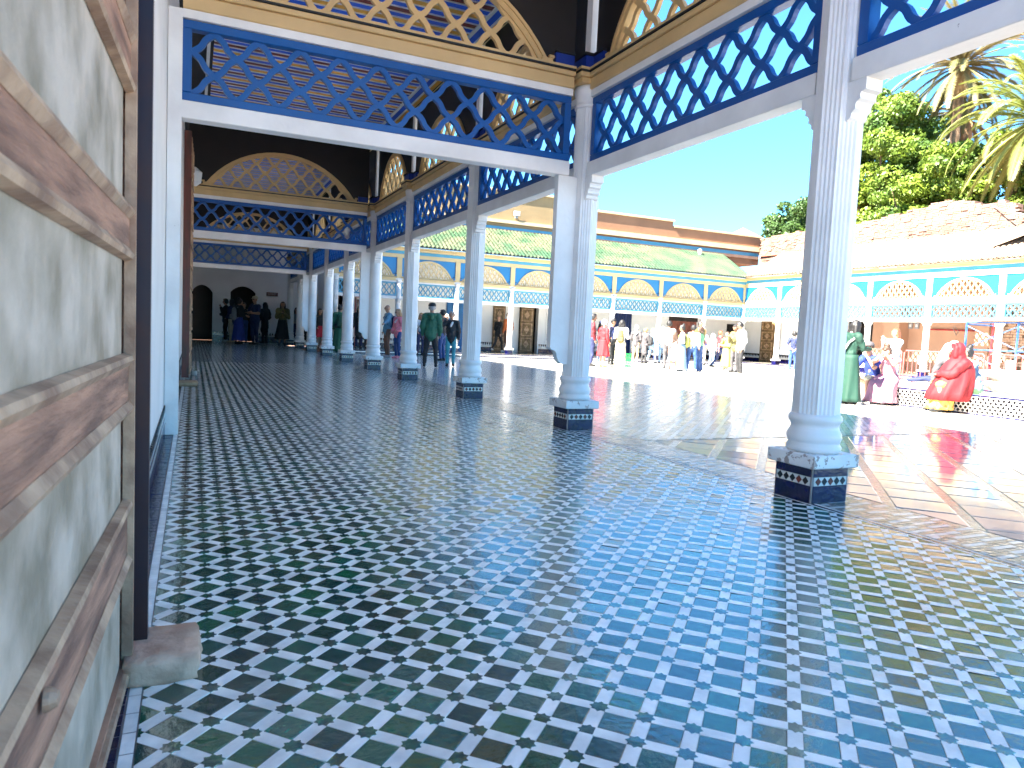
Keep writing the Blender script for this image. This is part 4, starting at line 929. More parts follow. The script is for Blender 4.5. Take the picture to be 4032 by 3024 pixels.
def palm(name, base, h, L, m, lab, n, seed, droopy=1., rad=.2):
    t = empty(name, base, label=lab, cat='palm tree', group='palms beyond the ruined wall'); r = random.Random(seed)
    rings = [(rad*(1.15 if i % 2 else .9)*(1+.5*max(0, (i-34)/6)*.4), h*i/40) for i in range(41)]
    MB().lathe(rings, (0, 0, 0), M['trunk'], 12).build('trunk', t)
    MB().lathe([(rad*1.2, h-1.6), (rad*2.3, h-.9), (rad*2.0, h-.2), (rad, h+.1)], (0, 0, 0), M['thatch'], 16, fn=lambda a, q, z: q*(1+.16*math.sin(a*9+z*7))).build('frond_bases', t)
    ms = [frond_mesh(L*r.uniform(.9, 1.08), d, m, seed+k) for k, d in enumerate([(1.25, 1.3*droopy), (.85, 1.35*droopy), (.45, 1.3*droopy), (.0, 1.15*droopy), (-.55, .75)])]
    for k in range(n):
        j = k % 5
        obj('frond', ms[j], t, (0, 0, h+.05), (r.uniform(-.3, .3), 0, k*2.399+r.uniform(-.2, .2)))
palm('palm_tree', (36.5, 25.7, 0), 16.0, 4.0, M['palm'], 'tall dusty brown palm high above the lime trees at upper right', 90, 11, .85, .22)
palm('palm_tree', (41, 28.3, 0), 14.6, 2.6, M['palm'], 'smaller palm crown just behind the tall one', 24, 15, 1.2, .16)
palm('palm_tree', (34.5, 20.4, 0), 11.6, 4.6, M['palm2'], 'golden green palm leaning in from the right picture edge', 84, 13, 1.3)
# ------------------------------------------------------------------ people
def cm(name, c, r=.75, v=.12, sc=6.): 
    k = 'cloth_'+name
    if k not in M: M[k] = mat(k, c, r, v, sc, .35, 14)
    return M[k]
skinA = mat('skin_light', (.36, .20, .13), .5, .06, 5); skinB = mat('skin_brown', (.22, .11, .065), .5, .06, 5)
dark_eye = mat('eye', (.02, .015, .012), .3, 0)
lip = mat('lips', (.36, .11, .09), .5, 0)
CLR = dict(black=(.012, .012, .014), navy=(.010, .018, .07), denim=(.018, .055, .17), ltdenim=(.17, .26, .38), white=(.50, .49, .48), cream=(.45, .39, .28), khaki=(.42, .32, .19), red=(.50, .015, .03), crimson=(.20, .002, .006), scarlet=(.36, .008, .014), pink=(.70, .20, .24), blush=(.38, .17, .22), green=(.02, .10, .055), dgreen=(.012, .055, .028), emerald=(.0, .030, .018), teal=(.05, .26, .30), brown=(.14, .07, .045), grey=(.20, .20, .21), dgrey=(.055, .05, .055), olive=(.13, .11, .035), limey=(.30, .31, .07), blue=(.006, .025, .20), steel=(.10, .22, .30), maroon=(.14, .006, .012), orange=(.50, .12, .03), tan=(.35, .20, .10), mint=(.12, .30, .18), magenta=(.35, .01, .15))
HAIR = dict(black=(.008, .007, .007), brown=(.05, .025, .014), blonde=(.34, .19, .085), grey=(.30, .29, .28), white=(.62, .58, .54), auburn=(.16, .05, .02))
def cloth(c): return cm(c, CLR[c])
def hairm(c):
    k = 'hair_'+c
    if k not in M: M[k] = mat(k, HAIR[c], .55, .3, 30, .5, 60, stretch=(1, 1, .2))
    return M[k]
STAND = dict(pel=(0, 0, .93), che=(0, .0, 1.27), nek=(0, -.01, 1.46), head=(0, .02, 1.63),
    shR=(.175, -.01, 1.405), elR=(.235, -.03, 1.12), wrR=(.24, .05, .88), shL=(-.175, -.01, 1.405), elL=(-.235, -.03, 1.12), wrL=(-.24, .05, .88),
    hiR=(.085, 0, .91), knR=(.095, .02, .50), anR=(.10, -.03, .085), hiL=(-.085, 0, .91), knL=(-.095, .02, .50), anL=(-.10, -.03, .085))
POSE = dict(stand={}, fold=dict(elR=(.25, .07, 1.14), wrR=(-.04, .24, 1.20), elL=(-.25, .07, 1.14), wrL=(.05, .26, 1.16)),
    phone=dict(elR=(.22, .08, 1.13), wrR=(.06, .30, 1.30), elL=(-.22, .08, 1.13), wrL=(-.05, .30, 1.27), head=(0, .05, 1.61)),
    photo=dict(elR=(.23, .14, 1.22), wrR=(.07, .33, 1.48), elL=(-.23, .14, 1.22), wrL=(-.07, .33, 1.46)),
    chin=dict(elR=(.20, .14, 1.15), wrR=(.06, .20, 1.42), elL=(-.22, .10, 1.12), wrL=(.10, .22, 1.14)),
    reachL=dict(elL=(-.34, .12, 1.22), wrL=(-.52, .30, 1.14)), reachR=dict(elR=(.33, .12, 1.22), wrR=(.50, .30, 1.16)),
    walk=dict(knR=(.09, .20, .51), anR=(.09, .24, .10), knL=(-.09, -.06, .50), anL=(-.09, -.34, .17), elR=(.23, -.14, 1.14), wrR=(.24, -.14, .90), elL=(-.23, .04, 1.13), wrL=(-.22, .22, .95)),
    wide=dict(anR=(.16, -.02, .085), knR=(.13, .02, .5), anL=(-.16, -.03, .085), knL=(-.13, .02, .5)),
    back=dict(elR=(.25, -.12, 1.13), wrR=(.06, -.19, .95), elL=(-.25, -.12, 1.13), wrL=(-.04, -.20, .97)),
    hands=dict(elR=(.24, -.02, 1.13), wrR=(.16, .16, .98), elL=(-.24, -.02, 1.13), wrL=(-.14, .17, 1.0)),
    neck=dict(elR=(.30, .05, 1.30), wrR=(.16, .08, 1.46)),
    hold=dict(elR=(.22, .10, 1.15), wrR=(.13, .36, 1.16), elL=(-.22, .10, 1.15), wrL=(-.08, .38, 1.18), head=(0, .07, 1.60)),
    pocket=dict(elR=(.27, -.06, 1.12), wrR=(.19, .04, .90), head=(0, .06, 1.61)))
def person(lab, x, y, z, h, face, pose='stand', top=('tee', 'white'), bot=('trousers', 'denim'), hair=('short', 'black'), extra=(), skin=None, J=None, near=False, slim=1., shoes='black', leg=None):
    k = h/1.75; skin = skin or skinA; p = dict(STAND); p.update(POSE.get(pose, {})); 
    if J: p.update(J)
    p = {a: Vector(b) for a, b in p.items()}
    W = slim
    t = empty('person', (x, y, z), math.radians(face), label=lab, cat='person'); t.scale = (k,)*3
    vox = .011 if near else .017
    pc = 1 if near else .0
    def skinned(mb, name, v=None, par=None, disp=0, it=2):
        o = mb.build(name, par or t, smooth=True); r = o.modifiers.new('merge', 'REMESH'); r.mode = 'VOXEL'; r.voxel_size = v or vox; r.use_smooth_shade = True
        s = o.modifiers.new('soften', 'SMOOTH'); s.factor = .5; s.iterations = it
        if disp:
            if 'folds' not in bpy.data.textures: tx = bpy.data.textures.new('folds', 'CLOUDS'); tx.noise_scale = .13; tx.noise_depth = 1
            d = o.modifiers.new('folds', 'DISPLACE'); d.texture = bpy.data.textures['folds']; d.strength = disp; d.mid_level = .5; d.texture_coords = 'LOCAL'
        return o
    hd = p['head']; nk = p['nek']; up = (hd-nk).normalized()
    fdir = Vector(J['fd']).normalized() if J and 'fd' in J else Vector((0, 1, 0)); rt = fdir.cross(Vector((0, 0, 1))).normalized(); u_ = rt.cross(fdir)
    H = lambda a, b, c: hd+rt*a+fdir*b+u_*c
    # body: one continuous surface
    b = MB()
    b.caps(p['pel'], p['che'], .135*W, .125*W, skin, .78); b.caps(p['che'], (p['shR']+p['shL'])/2-Vector((0, 0, .03)), .13*W, .10, skin, .72)
    b.caps((p['shR']+p['shL'])/2, nk, .07, .056, skin); b.caps(nk, hd-up*.03, .054, .054, skin)
    b.caps(p['shR'], p['shL'], .062, .062, skin)
    b.caps(H(0, .0, .035), H(0, .0, .02), .094, .094, skin, 1.02); b.caps(H(0, .012, .0), H(0, .034, -.062), .078, .046, skin)
    b.caps(H(0, .088, .012), H(0, .108, -.018), .013, .017, skin, seg=6)
    for s in (-1, 1):
        b.caps(H(s*.082, -.005, .015), H(s*.088, -.01, -.025), .019, .013, skin, seg=6); b.caps(H(s*.030, .082, .038), H(s*.05, .074, .038), .014, .012, skin, seg=6)
    for S, s in (('R', 1), ('L', -1)):
        sh, el, wr = p['sh'+S], p['el'+S], p['wr'+S]
        b.caps(sh, el, .056*W, .042*W, skin); b.caps(el, wr, .041*W, .026, skin)
        d = (wr-el).normalized(); side = d.cross(Vector((0, 0, 1))); side = side.normalized() if side.length > .2 else Vector((0, 1, 0))*s
        if abs(d.z) > .8: side = Vector((0, 1, 0))
        nrm = d.cross(side).normalized()
        palm_ = wr+d*.075
        for q in (-1.2, -.4, .4, 1.2): b.caps(wr+d*.015+side*.010*q, palm_+side*.019*q, .019, .014, skin, seg=6)
        for q, ln_ in ((-1.5, .058), (-.5, .074), (.5, .070), (1.5, .055)):
            m1 = palm_+side*.0155*q+d*ln_*.5+nrm*.006; b.caps(palm_+side*.0155*q, m1, .0095, .009, skin, seg=6); b.caps(m1, m1+d*ln_*.42+nrm*.018, .009, .0075, skin, seg=6)
        th = wr+d*.03+side*.028; b.caps(th, th+d*.035+side*.026, .012, .011, skin, seg=6); b.caps(th+d*.035+side*.026, th+d*.065+side*.03, .010, .008, skin, seg=6)
        hi, kn, an = p['hi'+S], p['kn'+S], p['an'+S]
        b.caps(hi, kn, .082*W, .052*W, skin); b.caps(kn, an, .052*W, .034, skin)
    if J and 'toe' in J: pass
    skinned(b, 'body', vox if not near else .009, it=1)
    # face details
    e = MB()
    for s in (-1, 1): e.ell(H(s*.033, .086, .022), .013, .008, .008, dark_eye, 8, 5)
    e.build('eyes', t)
    if near: MB().ell(H(0, .096, -.048), .022, .008, .007, lip, 8, 5).build('mouth', t)
    # shoes
    tv = {}
    for S, s in (('R', 1), ('L', -1)):
        kn, an = p['kn'+S], p['an'+S]; f = Vector(J['tf']) if J and 'tf' in J else Vector((s*.12, 1, 0)); f.normalize()
        an0 = Vector((an.x, an.y, an.z)); so = MB(); so.caps(an0-f*.02+Vector((0, 0, -.035)), an0+f*.14+Vector((0, 0, -.052)), .043, .034, cloth(shoes)); so.caps(an0, an0-f*.025+Vector((0, 0, -.04)), .042, .043, cloth(shoes))
        skinned(so, 'shoe', .012, it=1)
    # tops
    kind, tc = top; tm = cloth(tc); o = MB(); f = {'tee': .014, 'shirt': .020, 'jacket': .032, 'coat': .036, 'vest': .02, 'cape': .04}[kind]
    hem = p['pel']+Vector((0, 0, -.02 if kind in ('tee', 'shirt', 'vest') else -.05))
    o.caps(hem, p['che'], .135*W+f, .125*W+f, tm, .80); o.caps(p['che'], (p['shR']+p['shL'])/2-Vector((0, 0, .03)), .13*W+f, .10+f, tm, .76)
    o.caps(p['shR'], p['shL'], .064+f*.8, .064+f*.8, tm); o.caps((p['shR']+p['shL'])/2+Vector((0, 0, .01)), nk-Vector((0, 0, .035)), .075, .06, tm)
    for S in 'RL':
        sh, el, wr = p['sh'+S], p['el'+S], p['wr'+S]
        if kind == 'vest': continue
        o.caps(sh, el if kind != 'tee' else sh.lerp(el, .75), .058*W+f, .045*W+f, tm)
        if kind != 'tee': o.caps(el, el.lerp(wr, .92), .044*W+f, .030+f*.7, tm)
    if kind == 'coat': o.caps(p['pel']+Vector((0, 0, -.05)), (p['knR']+p['knL'])/2+Vector((0, 0, .03)), .16*W, .17*W, tm, .85)
    if kind in ('jacket', 'coat'): o.caps(nk+Vector((-.05, -.02, -.03)), nk+Vector((.05, -.02, -.03)), .052, .052, tm)
    skinned(o, {'tee': 'tee_shirt', 'shirt': 'shirt', 'jacket': 'jacket', 'coat': 'coat', 'vest': 'vest_top', 'cape': 'shawl'}[kind], .014, disp=.05)
    # bottoms
    kind, bc = bot; bm_ = cloth(bc)
    if kind in ('trousers', 'shorts', 'wide'):
        o = MB(); o.caps(p['pel']+Vector((0, 0, .03)), p['pel']-Vector((0, 0, .03)), .138*W+.012, .14*W+.012, bm_, .82)
        for S in 'RL':
            hi, kn, an = p['hi'+S], p['kn'+S], p['an'+S]; w_ = .030 if kind == 'wide' else .0
            o.caps(hi, kn, .090*W+.008, .060*W+.008+w_, bm_)
            if kind != 'shorts': o.caps(kn, an.lerp(kn, .10 if kind == 'trousers' else .03), .060*W+.006+w_, .050+w_*1.5, bm_)
        skinned(o, 'trousers' if kind != 'shorts' else 'shorts', .014, disp=.035)
    elif kind in ('skirt', 'dress', 'robe'):
        zb = {'skirt': .12, 'dress': .10, 'robe': .06}[kind] if leg is None else leg
        r0 = .145*W+.02; R = []; n = 40; zt = p['pel'].z+.10; flr = {'skirt': .10, 'dress': .09, 'robe': .10}[kind]
        for i in range(13):
            q = i/12; zz = zt+(zb-zt)*q; rad = r0+flr*q
            R.append([((rad*(1+.10*q*math.sin(w*7+q*2)+.04*q*math.sin(w*13+1)))*math.cos(w)*1.02+p['pel'].x, (rad*(1+.10*q*math.sin(w*7+q*2)))*math.sin(w)*.88+p['pel'].y, zz) for w in [2*PI*j/n for j in range(n)]])
        MB().rings(R, bm_).build('skirt' if kind == 'skirt' else 'dress_skirt', t, smooth=True)
    # hair
    style, hc = hair; hm = hairm(hc) if hc in HAIR else cloth(hc); o = MB()
    if style != 'bald':
        o.caps(H(0, -.022, .055), H(0, -.03, .02), .099, .10, hm)
        o.caps(H(0, .045, .098), H(0, -.02, .09), .045, .06, hm)
        for s in (-1, 1): o.caps(H(s*.072, .012, .05), H(s*.078, -.02, -.01), .036, .030, hm)
    if style in ('long', 'bob'):
        ln_ = .36 if style == 'long' else .15
        for s in (-1, 0, 1): a_ = H(s*.06, -.055, .0); o.caps(a_, a_+Vector((s*.02, -.03, -ln_)), .056, .042, hm)
        for s in (-1, 1): a_ = H(s*.086, .0, .02); o.caps(a_, a_+Vector((s*.01, -.01, -ln_*.7)), .030, .024, hm)
    if style == 'bun': o.caps(H(-.02, -.05, .15), H(.02, -.06, .155), .052, .05, hm)
    if style == 'curly':
        for q in range(16): a = q*2.4; o.ell(H(.10*math.cos(a), -.05+.04*math.sin(q*1.7), .06-.012*q), .055, .055, .05, hm, 8, 6)
    if style == 'hood':
        o = MB(); o.caps(H(0, -.03, .05), H(0, -.03, -.02), .125, .125, hm); o.caps(H(0, -.05, -.08), H(0, -.05, -.16), .12, .14, hm)
        for s in (-1, 1): o.caps(H(s*.09, .03, .06), H(s*.085, .035, -.09), .038, .045, hm)
        o.caps(H(-.07, .04, .115), H(.07, .04, .115), .035, .035, hm)
    if style != 'bald': skinned(o, 'hair' if style != 'hood' else 'hood', .012, it=2, disp=.012)
    for ex in extra:
        a = ex[0]; c = cloth(ex[1]) if len(ex) > 1 else cloth('black')
        if a == 'backpack':
            o = MB().caps((0, -.20, 1.30), (0, -.20, 1.03), .105, .125, c, .75); g = skinned(o, 'backpack', .014, disp=.02)
            MB().box(-.085, .085, -.335, -.30, .98, 1.14, c, .02).build('pocket', g)
            for s in (-1, 1): MB().tube([(s*.10, -.14, 1.40), (s*.115, .0, 1.47), (s*.12, .12, 1.34), (s*.14, .05, 1.10), (s*.11, -.13, 1.0)], .014, c, 5).build('strap', g)
        if a == 'bag':
            o = MB().caps((.20, .06, .93), (.20, -.10, .93), .085, .085, c, .8); g = skinned(o, 'handbag', .014)
            MB().tube([(.20, .05, .98), (.10, .13, 1.2), (-.06, .08, 1.46), (-.08, -.08, 1.44), (.08, -.16, 1.2), (.20, -.08, .98)], .010, c, 5).build('strap', g)
        if a == 'waistbag': MB().caps((-.12, -.19, 1.0), (.12, -.19, 1.0), .085, .085, c, .7).build('waist_bag', t, smooth=True)
        if a == 'cap':
            g = MB().lathe([(.108, .0), (.108, .03), (.09, .075), (.045, .10), (.01, .105)], (0, 0, 0), c, 18).build('cap', t, H(0, -.015, .05), smooth=True)
            MB().lathe([(.001, 0), (.085, .0), (.09, .006), (.001, .012)], (0, 0, 0), c, 16, fx=.85).build('peak', g, (0, .095, .0))
        if a == 'glasses':
            g = MB()
            for s in (-1, 1): g.ell(H(s*.034, .098, .02), .027, .008, .020, dark_eye, 10, 6); g.tube([H(s*.055, .09, .03), H(s*.088, -.0, .02)], .004, dark_eye, 4)
            g.build('sunglasses', t)
        if a == 'phone':
            w_ = (p['wrR']+p['wrL'])/2+Vector((0, .09, .05)); MB().box(-.036, .036, -.005, .005, -.07, .07, dark_eye, .004).build('phone', t, w_, (-.4, 0, 0))
        if a == 'scarf': MB().caps(nk+Vector((-.03, .05, -.05)), p['che']+Vector((.02, .13, .02)), .045, .03, c).build('scarf', t, smooth=True)
        if a == 'sash': MB().tube([(.16, .02, 1.44), (.07, .15, 1.28), (-.10, .15, 1.05), (-.17, .0, .96), (-.08, -.14, 1.06), (.08, -.15, 1.28), (.16, .02, 1.44)], .022, c, 6).build('bag_strap', t)
        if a == 'hoodcollar': skinned(MB().caps((-.07, -.10, 1.44), (.07, -.10, 1.44), .06, .06, c).caps((0, -.13, 1.42), (0, -.14, 1.34), .07, .05, c), 'jacket_hood', .014)
    return t
def fc(x, y, off=0): return math.degrees(math.atan2(-y, -x))-90+off     # heading towards the camera
K = 'trousers'
# --- group in the shade at the end of the gallery
person('dim man in a dark red shirt in the left black doorway', 1.15, 37.2, 0, 1.98, 200, 'stand', ('tee', 'maroon'), (K, 'black'), ('short', 'black'))
person('shadowy person in black, hand at chin, just left of the tan trousers', 1.35, 35.6, 0, 1.98, 80, 'chin', ('jacket', 'black'), (K, 'black'), ('short', 'black'), shoes='white')
person('woman in tan trousers and navy jacket with long dark hair', 1.60, 35.4, 0, 1.96, 60, 'hands', ('jacket', 'navy'), (K, 'cream'), ('long', 'black'), shoes='cream')
person('woman with grey backpack, black coat and wide blue skirt', 1.80, 33.6, 0, 1.98, -60, 'phone', ('coat', 'black'), ('skirt', 'blue'), ('bun', 'black'), (('backpack', 'grey'), ('phone',)))
person('person in a dark top and jeans between blue skirt and crossed arms man', 2.12, 35.2, 0, 1.86, 160, 'phone', ('tee', 'black'), (K, 'denim'), ('short', 'brown'))
person('broad man in navy tee shirt with crossed arms and light cap', 2.46, 33.4, 0, 2.10, 130, 'fold', ('tee', 'navy'), (K, 'navy'), ('bald', 'black'), (('cap', 'cream'), ('glasses',)), slim=1.25)
person('black clad silhouette with long hair against the end wall', 3.10, 35.9, 0, 1.92, 40, 'hands', ('coat', 'black'), (K, 'black'), ('long', 'black'))
person('woman in open olive jacket over black skirt raising a phone', 3.62, 33.3, 0, 1.95, 175, 'phone', ('coat', 'olive'), ('skirt', 'black'), ('long', 'brown'), (('phone',),), leg=.25)
person('woman in pale top and jeans half hidden between the last columns', 4.55, 36.0, 0, 1.75, 190, 'stand', ('tee', 'grey'), (K, 'navy'), ('long', 'brown'))
person('person in white cap and light blue jacket with a dark bag, between columns', 4.95, 34.9, 0, 1.95, 160, 'stand', ('jacket', 'ltdenim'), (K, 'black'), ('short', 'blonde'), (('cap', 'white'), ('bag', 'black')))
# --- between the columns
person('dark haired girl in red dress and pale leggings with black bag', 4.62, 29.3, 0, 1.64, 185, 'hands', ('jacket', 'black'), ('skirt', 'red'), ('long', 'black'), (('bag', 'black'),), leg=.55)
person('person in a long green striped robe seen from behind with waist bag', 5.0, 27.0, 0, 1.78, -12, 'stand', ('jacket', 'green'), ('robe', 'green'), ('short', 'black'), (('backpack', 'dgreen'), ('waistbag', 'black')), slim=1.1)
person('woman in open black coat and white tee standing on the step', 6.05, 28.6, .15, 1.66, 165, 'stand', ('coat', 'black'), (K, 'navy'), ('bob', 'black'), (('scarf', 'white'),))
person('dark skinned visitor in black with magenta bag beside the red poster', 6.30, 29.0, .15, 1.78, 170, 'hands', ('tee', 'black'), (K, 'black'), ('short', 'black'), (('bag', 'magenta'),), skin=skinB)
person('bald man with glasses in steel blue shirt stretching out his arm', 6.10, 24.2, 0, 1.80, 95, 'reachL', ('jacket', 'steel'), (K, 'brown'), ('bald', 'grey'), (('glasses',), ('backpack', 'navy')), shoes='grey')
person('blonde woman in pink jacket and sunglasses with a rose handbag', 6.36, 23.8, 0, 1.66, 110, 'hands', ('jacket', 'pink'), (K, 'denim'), ('bob', 'blonde'), (('glasses',), ('scarf', 'white'), ('bag', 'pink')), shoes='pink')
person('woman in white top and navy trousers left of the green jacket', 8.10, 26.9, 0, 1.64, 175, 'hands', ('tee', 'white'), (K, 'navy'), ('bob', 'blonde'), (('glasses',), ('bag', 'black')))
person('man in dark green hooded jacket and black cap seen from behind', 6.04, 19.05, 0, 1.76, -20, 'wide', ('jacket', 'green'), (K, 'black'), ('short', 'grey'), (('cap', 'black'), ('hoodcollar', 'green')), slim=1.12)
person('dark haired man in blue jeans and dark open shirt behind green jacket', 7.62, 22.8, 0, 1.70, 40, 'stand', ('shirt', 'black'), (K, 'denim'), ('short', 'black'), (('glasses',),))
person('older white haired visitor in white top behind the teal trousers', 8.40, 24.7, 0, 1.60, 140, 'stand', ('shirt', 'white'), (K, 'navy'), ('short', 'white'))
person('grey haired woman in black cardigan, white tee and teal trousers', 6.80, 19.55, 0, 1.58, 160, 'neck', ('jacket', 'black'), (K, 'teal'), ('short', 'grey'), (('scarf', 'white'),))
# --- under the green roofed arcade
person('man in black pullover stepping along the raised gallery', 12.4, 29.3, .15, 1.60, -60, 'walk', ('shirt', 'black'), (K, 'black'), ('bald', 'grey'), shoes='white')
person('person in orange and black striped top beside the far column', 13.0, 29.6, .15, 1.78, 20, 'stand', ('shirt', 'orange'), (K, 'brown'), ('short', 'brown'))
# --- crowd in the sun
person('young man in dark red patterned shirt cut by the second column', 12.95, 22.0, 0, 1.84, 250, 'stand', ('shirt', 'maroon'), (K, 'navy'), ('short', 'black'), skin=skinB)
person('woman in black and blue cap, white blouse and pale jeans photographing', 13.31, 22.0, 0, 1.60, -75, 'photo', ('shirt', 'white'), (K, 'ltdenim'), ('long', 'black'), (('cap', 'navy'), ('bag', 'tan'), ('phone',)), shoes='white')
person('long haired woman in cream with an olive backpack seen from behind', 13.13, 20.4, 0, 1.66, -40, 'phone', ('shirt', 'white'), ('wide', 'cream'), ('long', 'black'), (('backpack', 'olive'),), shoes='brown')
person('woman in long red dress beside the olive backpack', 13.0, 21.3, 0, 1.64, -80, 'stand', ('shirt', 'scarlet'), ('dress', 'scarlet'), ('short', 'white'), (), leg=.42, shoes='tan')
person('man in dark cap and navy shirt behind the cream clad woman', 14.6, 23.3, 0, 1.74, 200, 'stand', ('tee', 'navy'), (K, 'black'), ('short', 'black'), (('cap', 'black'),), skin=skinB)
person('white haired man in dark brown jacket and khaki trousers', 17.5, 26.0, 0, 1.60, -50, 'hands', ('jacket', 'dgrey'), (K, 'khaki'), ('short', 'white'), (('hoodcollar', 'white'),), shoes='white')
person('fair haired woman all in black holding a bag strap', 17.75, 25.7, 0, 1.52, -70, 'phone', ('coat', 'dgrey'), (K, 'black'), ('short', 'blonde'), (('glasses',), ('bag', 'dgrey')))
person('walker in light jeans with a black backpack left of the tall white shirt', 18.0, 25.5, 0, 1.48, -60, 'walk', ('jacket', 'ltdenim'), (K, 'ltdenim'), ('short', 'white'), (('backpack', 'black'),))
person('grey haired man in pale shirt and blue jeans behind the tall white shirt', 18.6, 25.6, 0, 1.60, -45, 'stand', ('tee', 'cream'), (K, 'ltdenim'), ('short', 'white'))
person('tall young man in white shirt and grey trousers seen from behind', 15.88, 21.5, 0, 1.74, -35, 'stand', ('shirt', 'white'), (K, 'dgrey'), ('short', 'black'), skin=skinB)
person('small girl in a short white dress with bare legs', 14.29, 19.0, 0, 1.32, -30, 'stand', ('tee', 'white'), ('skirt', 'white'), ('long', 'brown'), (), skin=skinA, leg=.55, shoes='white')
person('woman with lime bag and blue patterned white skirt', 15.41, 20.1, 0, 1.58, 60, 'hands', ('shirt', 'white'), ('skirt', 'ltdenim'), ('bun', 'black'), (('glasses',), ('backpack', 'limey')), skin=skinB, leg=.06)
person('broad man in cream shirt and blue jeans seen from behind', 15.8, 20.0, 0, 1.60, -40, 'wide', ('shirt', 'cream'), (K, 'denim'), ('short', 'black'), slim=1.15, skin=skinB, shoes='white')
person('curly haired woman in green top and wide blue jeans', 16.28, 20.2, 0, 1.58, 30, 'hands', ('tee', 'mint'), ('wide', 'denim'), ('curly', 'brown'), shoes='white')
person('tall dark haired man behind the curly haired woman', 18.0, 22.4, 0, 1.82, 180, 'stand', ('tee', 'olive'), (K, 'navy'), ('short', 'black'), skin=skinB)
person('blonde woman in pale pink top right of the curly haired woman', 20.8, 25.6, 0, 1.60, -60, 'stand', ('tee', 'blush'), (K, 'cream'), ('bob', 'blonde'), (('bag', 'blue'),))
person('white haired woman in white with a pale backpack left of the red polo', 20.0, 24.0, 0, 1.40, -80, 'stand', ('shirt', 'white'), (K, 'ltdenim'), ('bob', 'white'), (('backpack', 'cream'),))
person('man in a red polo shirt and navy trousers striding right', 19.12, 22.5, 0, 1.50, -110, 'walk', ('tee', 'scarlet'), (K, 'navy'), ('short', 'auburn'), (('glasses',),))
person('woman in pale lime long dress right of the red polo', 18.6, 21.5, 0, 1.46, 100, 'chin', ('shirt', 'limey'), ('dress', 'limey'), ('short', 'brown'), (), leg=.15, shoes='white')
person('young man in olive jacket and grey trousers looking down', 17.78, 20.1, 0, 1.72, 100, 'phone', ('jacket', 'olive'), (K, 'dgrey'), ('short', 'black'), skin=skinB, J=dict(fd=(0, 1, -.5)))
person('young man in loose white shirt and black trousers, hand in pocket', 16.23, 18.1, 0, 1.75, 70, 'pocket', ('jacket', 'white'), (K, 'black'), ('short', 'black'), (('glasses',),), skin=skinB, J=dict(fd=(0, 1, -.45)), shoes='cream')
person('man in navy polo and jeans with hands clasped behind him', 22.0, 21.5, 0, 1.62, -50, 'back', ('tee', 'navy'), (K, 'denim'), ('short', 'black'), (('bag', 'black'),), shoes='white')
person('older man in pale clothes standing close behind the navy polo', 22.5, 21.7, 0, 1.60, -55, 'stand', ('tee', 'grey'), (K, 'cream'), ('short', 'grey'), shoes='white')
# --- at the fountain
person('woman in long emerald green dress holding out a white phone', 11.50, 9.80, 0, 1.62, -95, 'hold', ('shirt', 'emerald'), ('robe', 'emerald'), ('long', 'black'), (('sash', 'white'),), near=True, slim=.95, J=dict(fd=(0, 1, -.35)))
bpy.data.objects['person'].location = bpy.data.objects['person'].location
SEAT = dict(pel=(0, 0, .44), che=(0, .10, .76), nek=(0, .18, .95), head=(0, .24, 1.10), shR=(.175, .15, .90), shL=(-.175, .15, .90), hiR=(.09, .02, .42), hiL=(-.09, .02, .42), knR=(.15, .42, .50), knL=(-.15, .42, .50), anR=(.14, .40, .085), anL=(-.14, .40, .085), elR=(.24, .32, .68), wrR=(.10, .44, .62), elL=(-.22, .34, .72), wrL=(-.05, .34, .92))
person('seated man in royal blue tee shirt, shorts and flat cap, head bowed', 12.72, 10.24, 0, 1.72, 95, 'stand', ('tee', 'blue'), ('shorts', 'cream'), ('short', 'brown'), (('cap', 'dgrey'), ('glasses',)), near=True, J=dict(SEAT, fd=(0, 1, -.7)), slim=1.1, shoes='white')
S2 = dict(SEAT, che=(0, .10, .74), head=(0, .30, 1.05), nek=(0, .22, .92), elR=(.20, .40, .86), wrR=(.06, .34, 1.02), elL=(-.20, .40, .82), wrL=(-.05, .38, 1.0), fd=(0, 1, -.5), knR=(.10, .44, .50), knL=(-.10, .44, .50), anR=(.08, .48, .085), anL=(-.08, .48, .085))
t = person('seated woman in pale pink dress hugging her bowed head', 12.78, 9.93, 0, 1.68, 110, 'stand', ('vest', 'blush'), ('shorts', 'blush'), ('bun', 'brown'), (), near=True, J=S2, shoes='grey')
def drape(t, prof, m, name, fold=.06, n=44, cx=0, cy=0, fx=1, fy=1):
    R = []
    for i, (r, z, ox, oy) in enumerate(prof):
        q = i/(len(prof)-1); R.append([(cx+ox+r*fx*(1+fold*q*math.sin(w*9+q*3)+fold*.5*q*math.sin(w*17))*math.cos(w), cy+oy+r*fy*(1+fold*q*math.sin(w*9+q*3))*math.sin(w), z) for w in [2*PI*j/n for j in range(n)]])
    MB().rings(R, m).build(name, t, smooth=True)
drape(t, [(.16, .62, 0, .04), (.22, .56, 0, .15), (.27, .50, 0, .26), (.27, .42, 0, .36), (.26, .28, 0, .43), (.28, .14, 0, .46), (.30, .05, 0, .47)], cloth('blush'), 'skirt', .09)
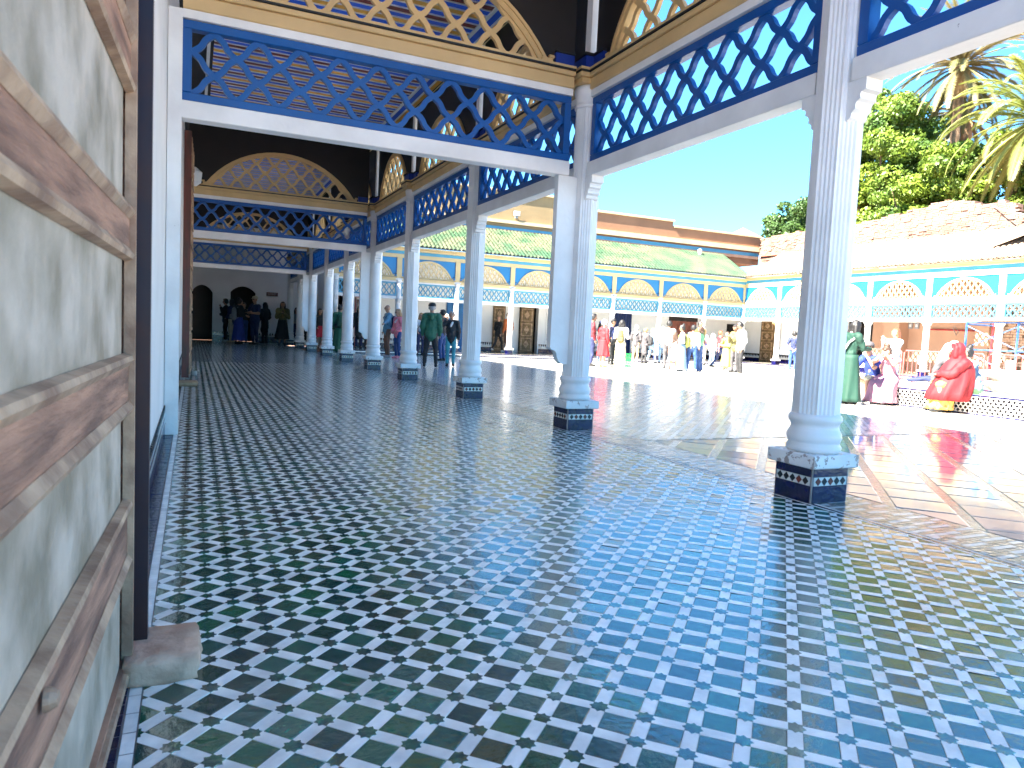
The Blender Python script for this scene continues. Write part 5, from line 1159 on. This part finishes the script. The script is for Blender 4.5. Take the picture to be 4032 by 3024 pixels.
t = person('woman in white tee shirt with ginger bob standing behind the basin', 15.55, 12.0, 0, 1.58, 80, 'photo', ('shirt', 'white'), (K, 'ltdenim'), ('bob', 'auburn'), (), near=True)
S3 = dict(SEAT, pel=(0, 0, .44), che=(0, .02, .76), nek=(0, .03, .97), head=(0, .05, 1.13), shR=(.175, .0, .91), shL=(-.175, .0, .91), elL=(-.26, -.06, .66), wrL=(-.28, -.05, .44), elR=(.24, .05, .66), wrR=(.16, .22, .56), knR=(-.36, .40, .50), anR=(-.80, .46, .42), knL=(-.42, .28, .48), anL=(-.86, .30, .42), hiR=(.05, .06, .44), hiL=(-.08, .04, .44), tf=(-1, .2, 0))
person('long fair haired woman in black hoodie resting her navy jeans along the rim', 15.3, 10.45, 0, 1.66, -55, 'stand', ('jacket', 'dgrey'), (K, 'navy'), ('long', 'blonde'), (), near=True, J=S3, shoes='white')
person('woman with dark topknot and glasses in pale blue between hoodie and red shawl', 14.25, 9.12, 0, 1.70, 60, 'stand', ('tee', 'ltdenim'), (K, 'ltdenim'), ('bun', 'black'), (('glasses',),), near=True, J=dict(SEAT))
S5 = dict(SEAT, che=(0, .06, .76), nek=(0, .10, .96), head=(0, .15, 1.11), shR=(.175, .06, .90), shL=(-.175, .06, .90), elR=(.24, .24, .70), wrR=(.08, .42, .68), elL=(-.22, .26, .70), wrL=(-.04, .44, .68))
t = person('hooded person wrapped in a bright red shawl seated on the basin rim', 12.66, 8.36, 0, 1.74, 55, 'stand', ('jacket', 'crimson'), ('shorts', 'limey'), ('hood', 'crimson'), (), near=True, J=S5, slim=1.12)
drape(t, [(.10, 1.02, 0, .09), (.21, .93, 0, .08), (.27, .78, 0, .10), (.30, .62, 0, .12), (.33, .50, 0, .16), (.34, .36, 0, .20), (.34, .22, 0, .24)], cloth('crimson'), 'shawl', .12, fx=.88)
drape(t, [(.17, .50, 0, .26), (.19, .40, 0, .30), (.20, .26, 0, .33), (.21, .12, 0, .34), (.22, .05, 0, .35)], cm('patterned', (.62, .36, .07), .7, .6, 14), 'skirt', .09)
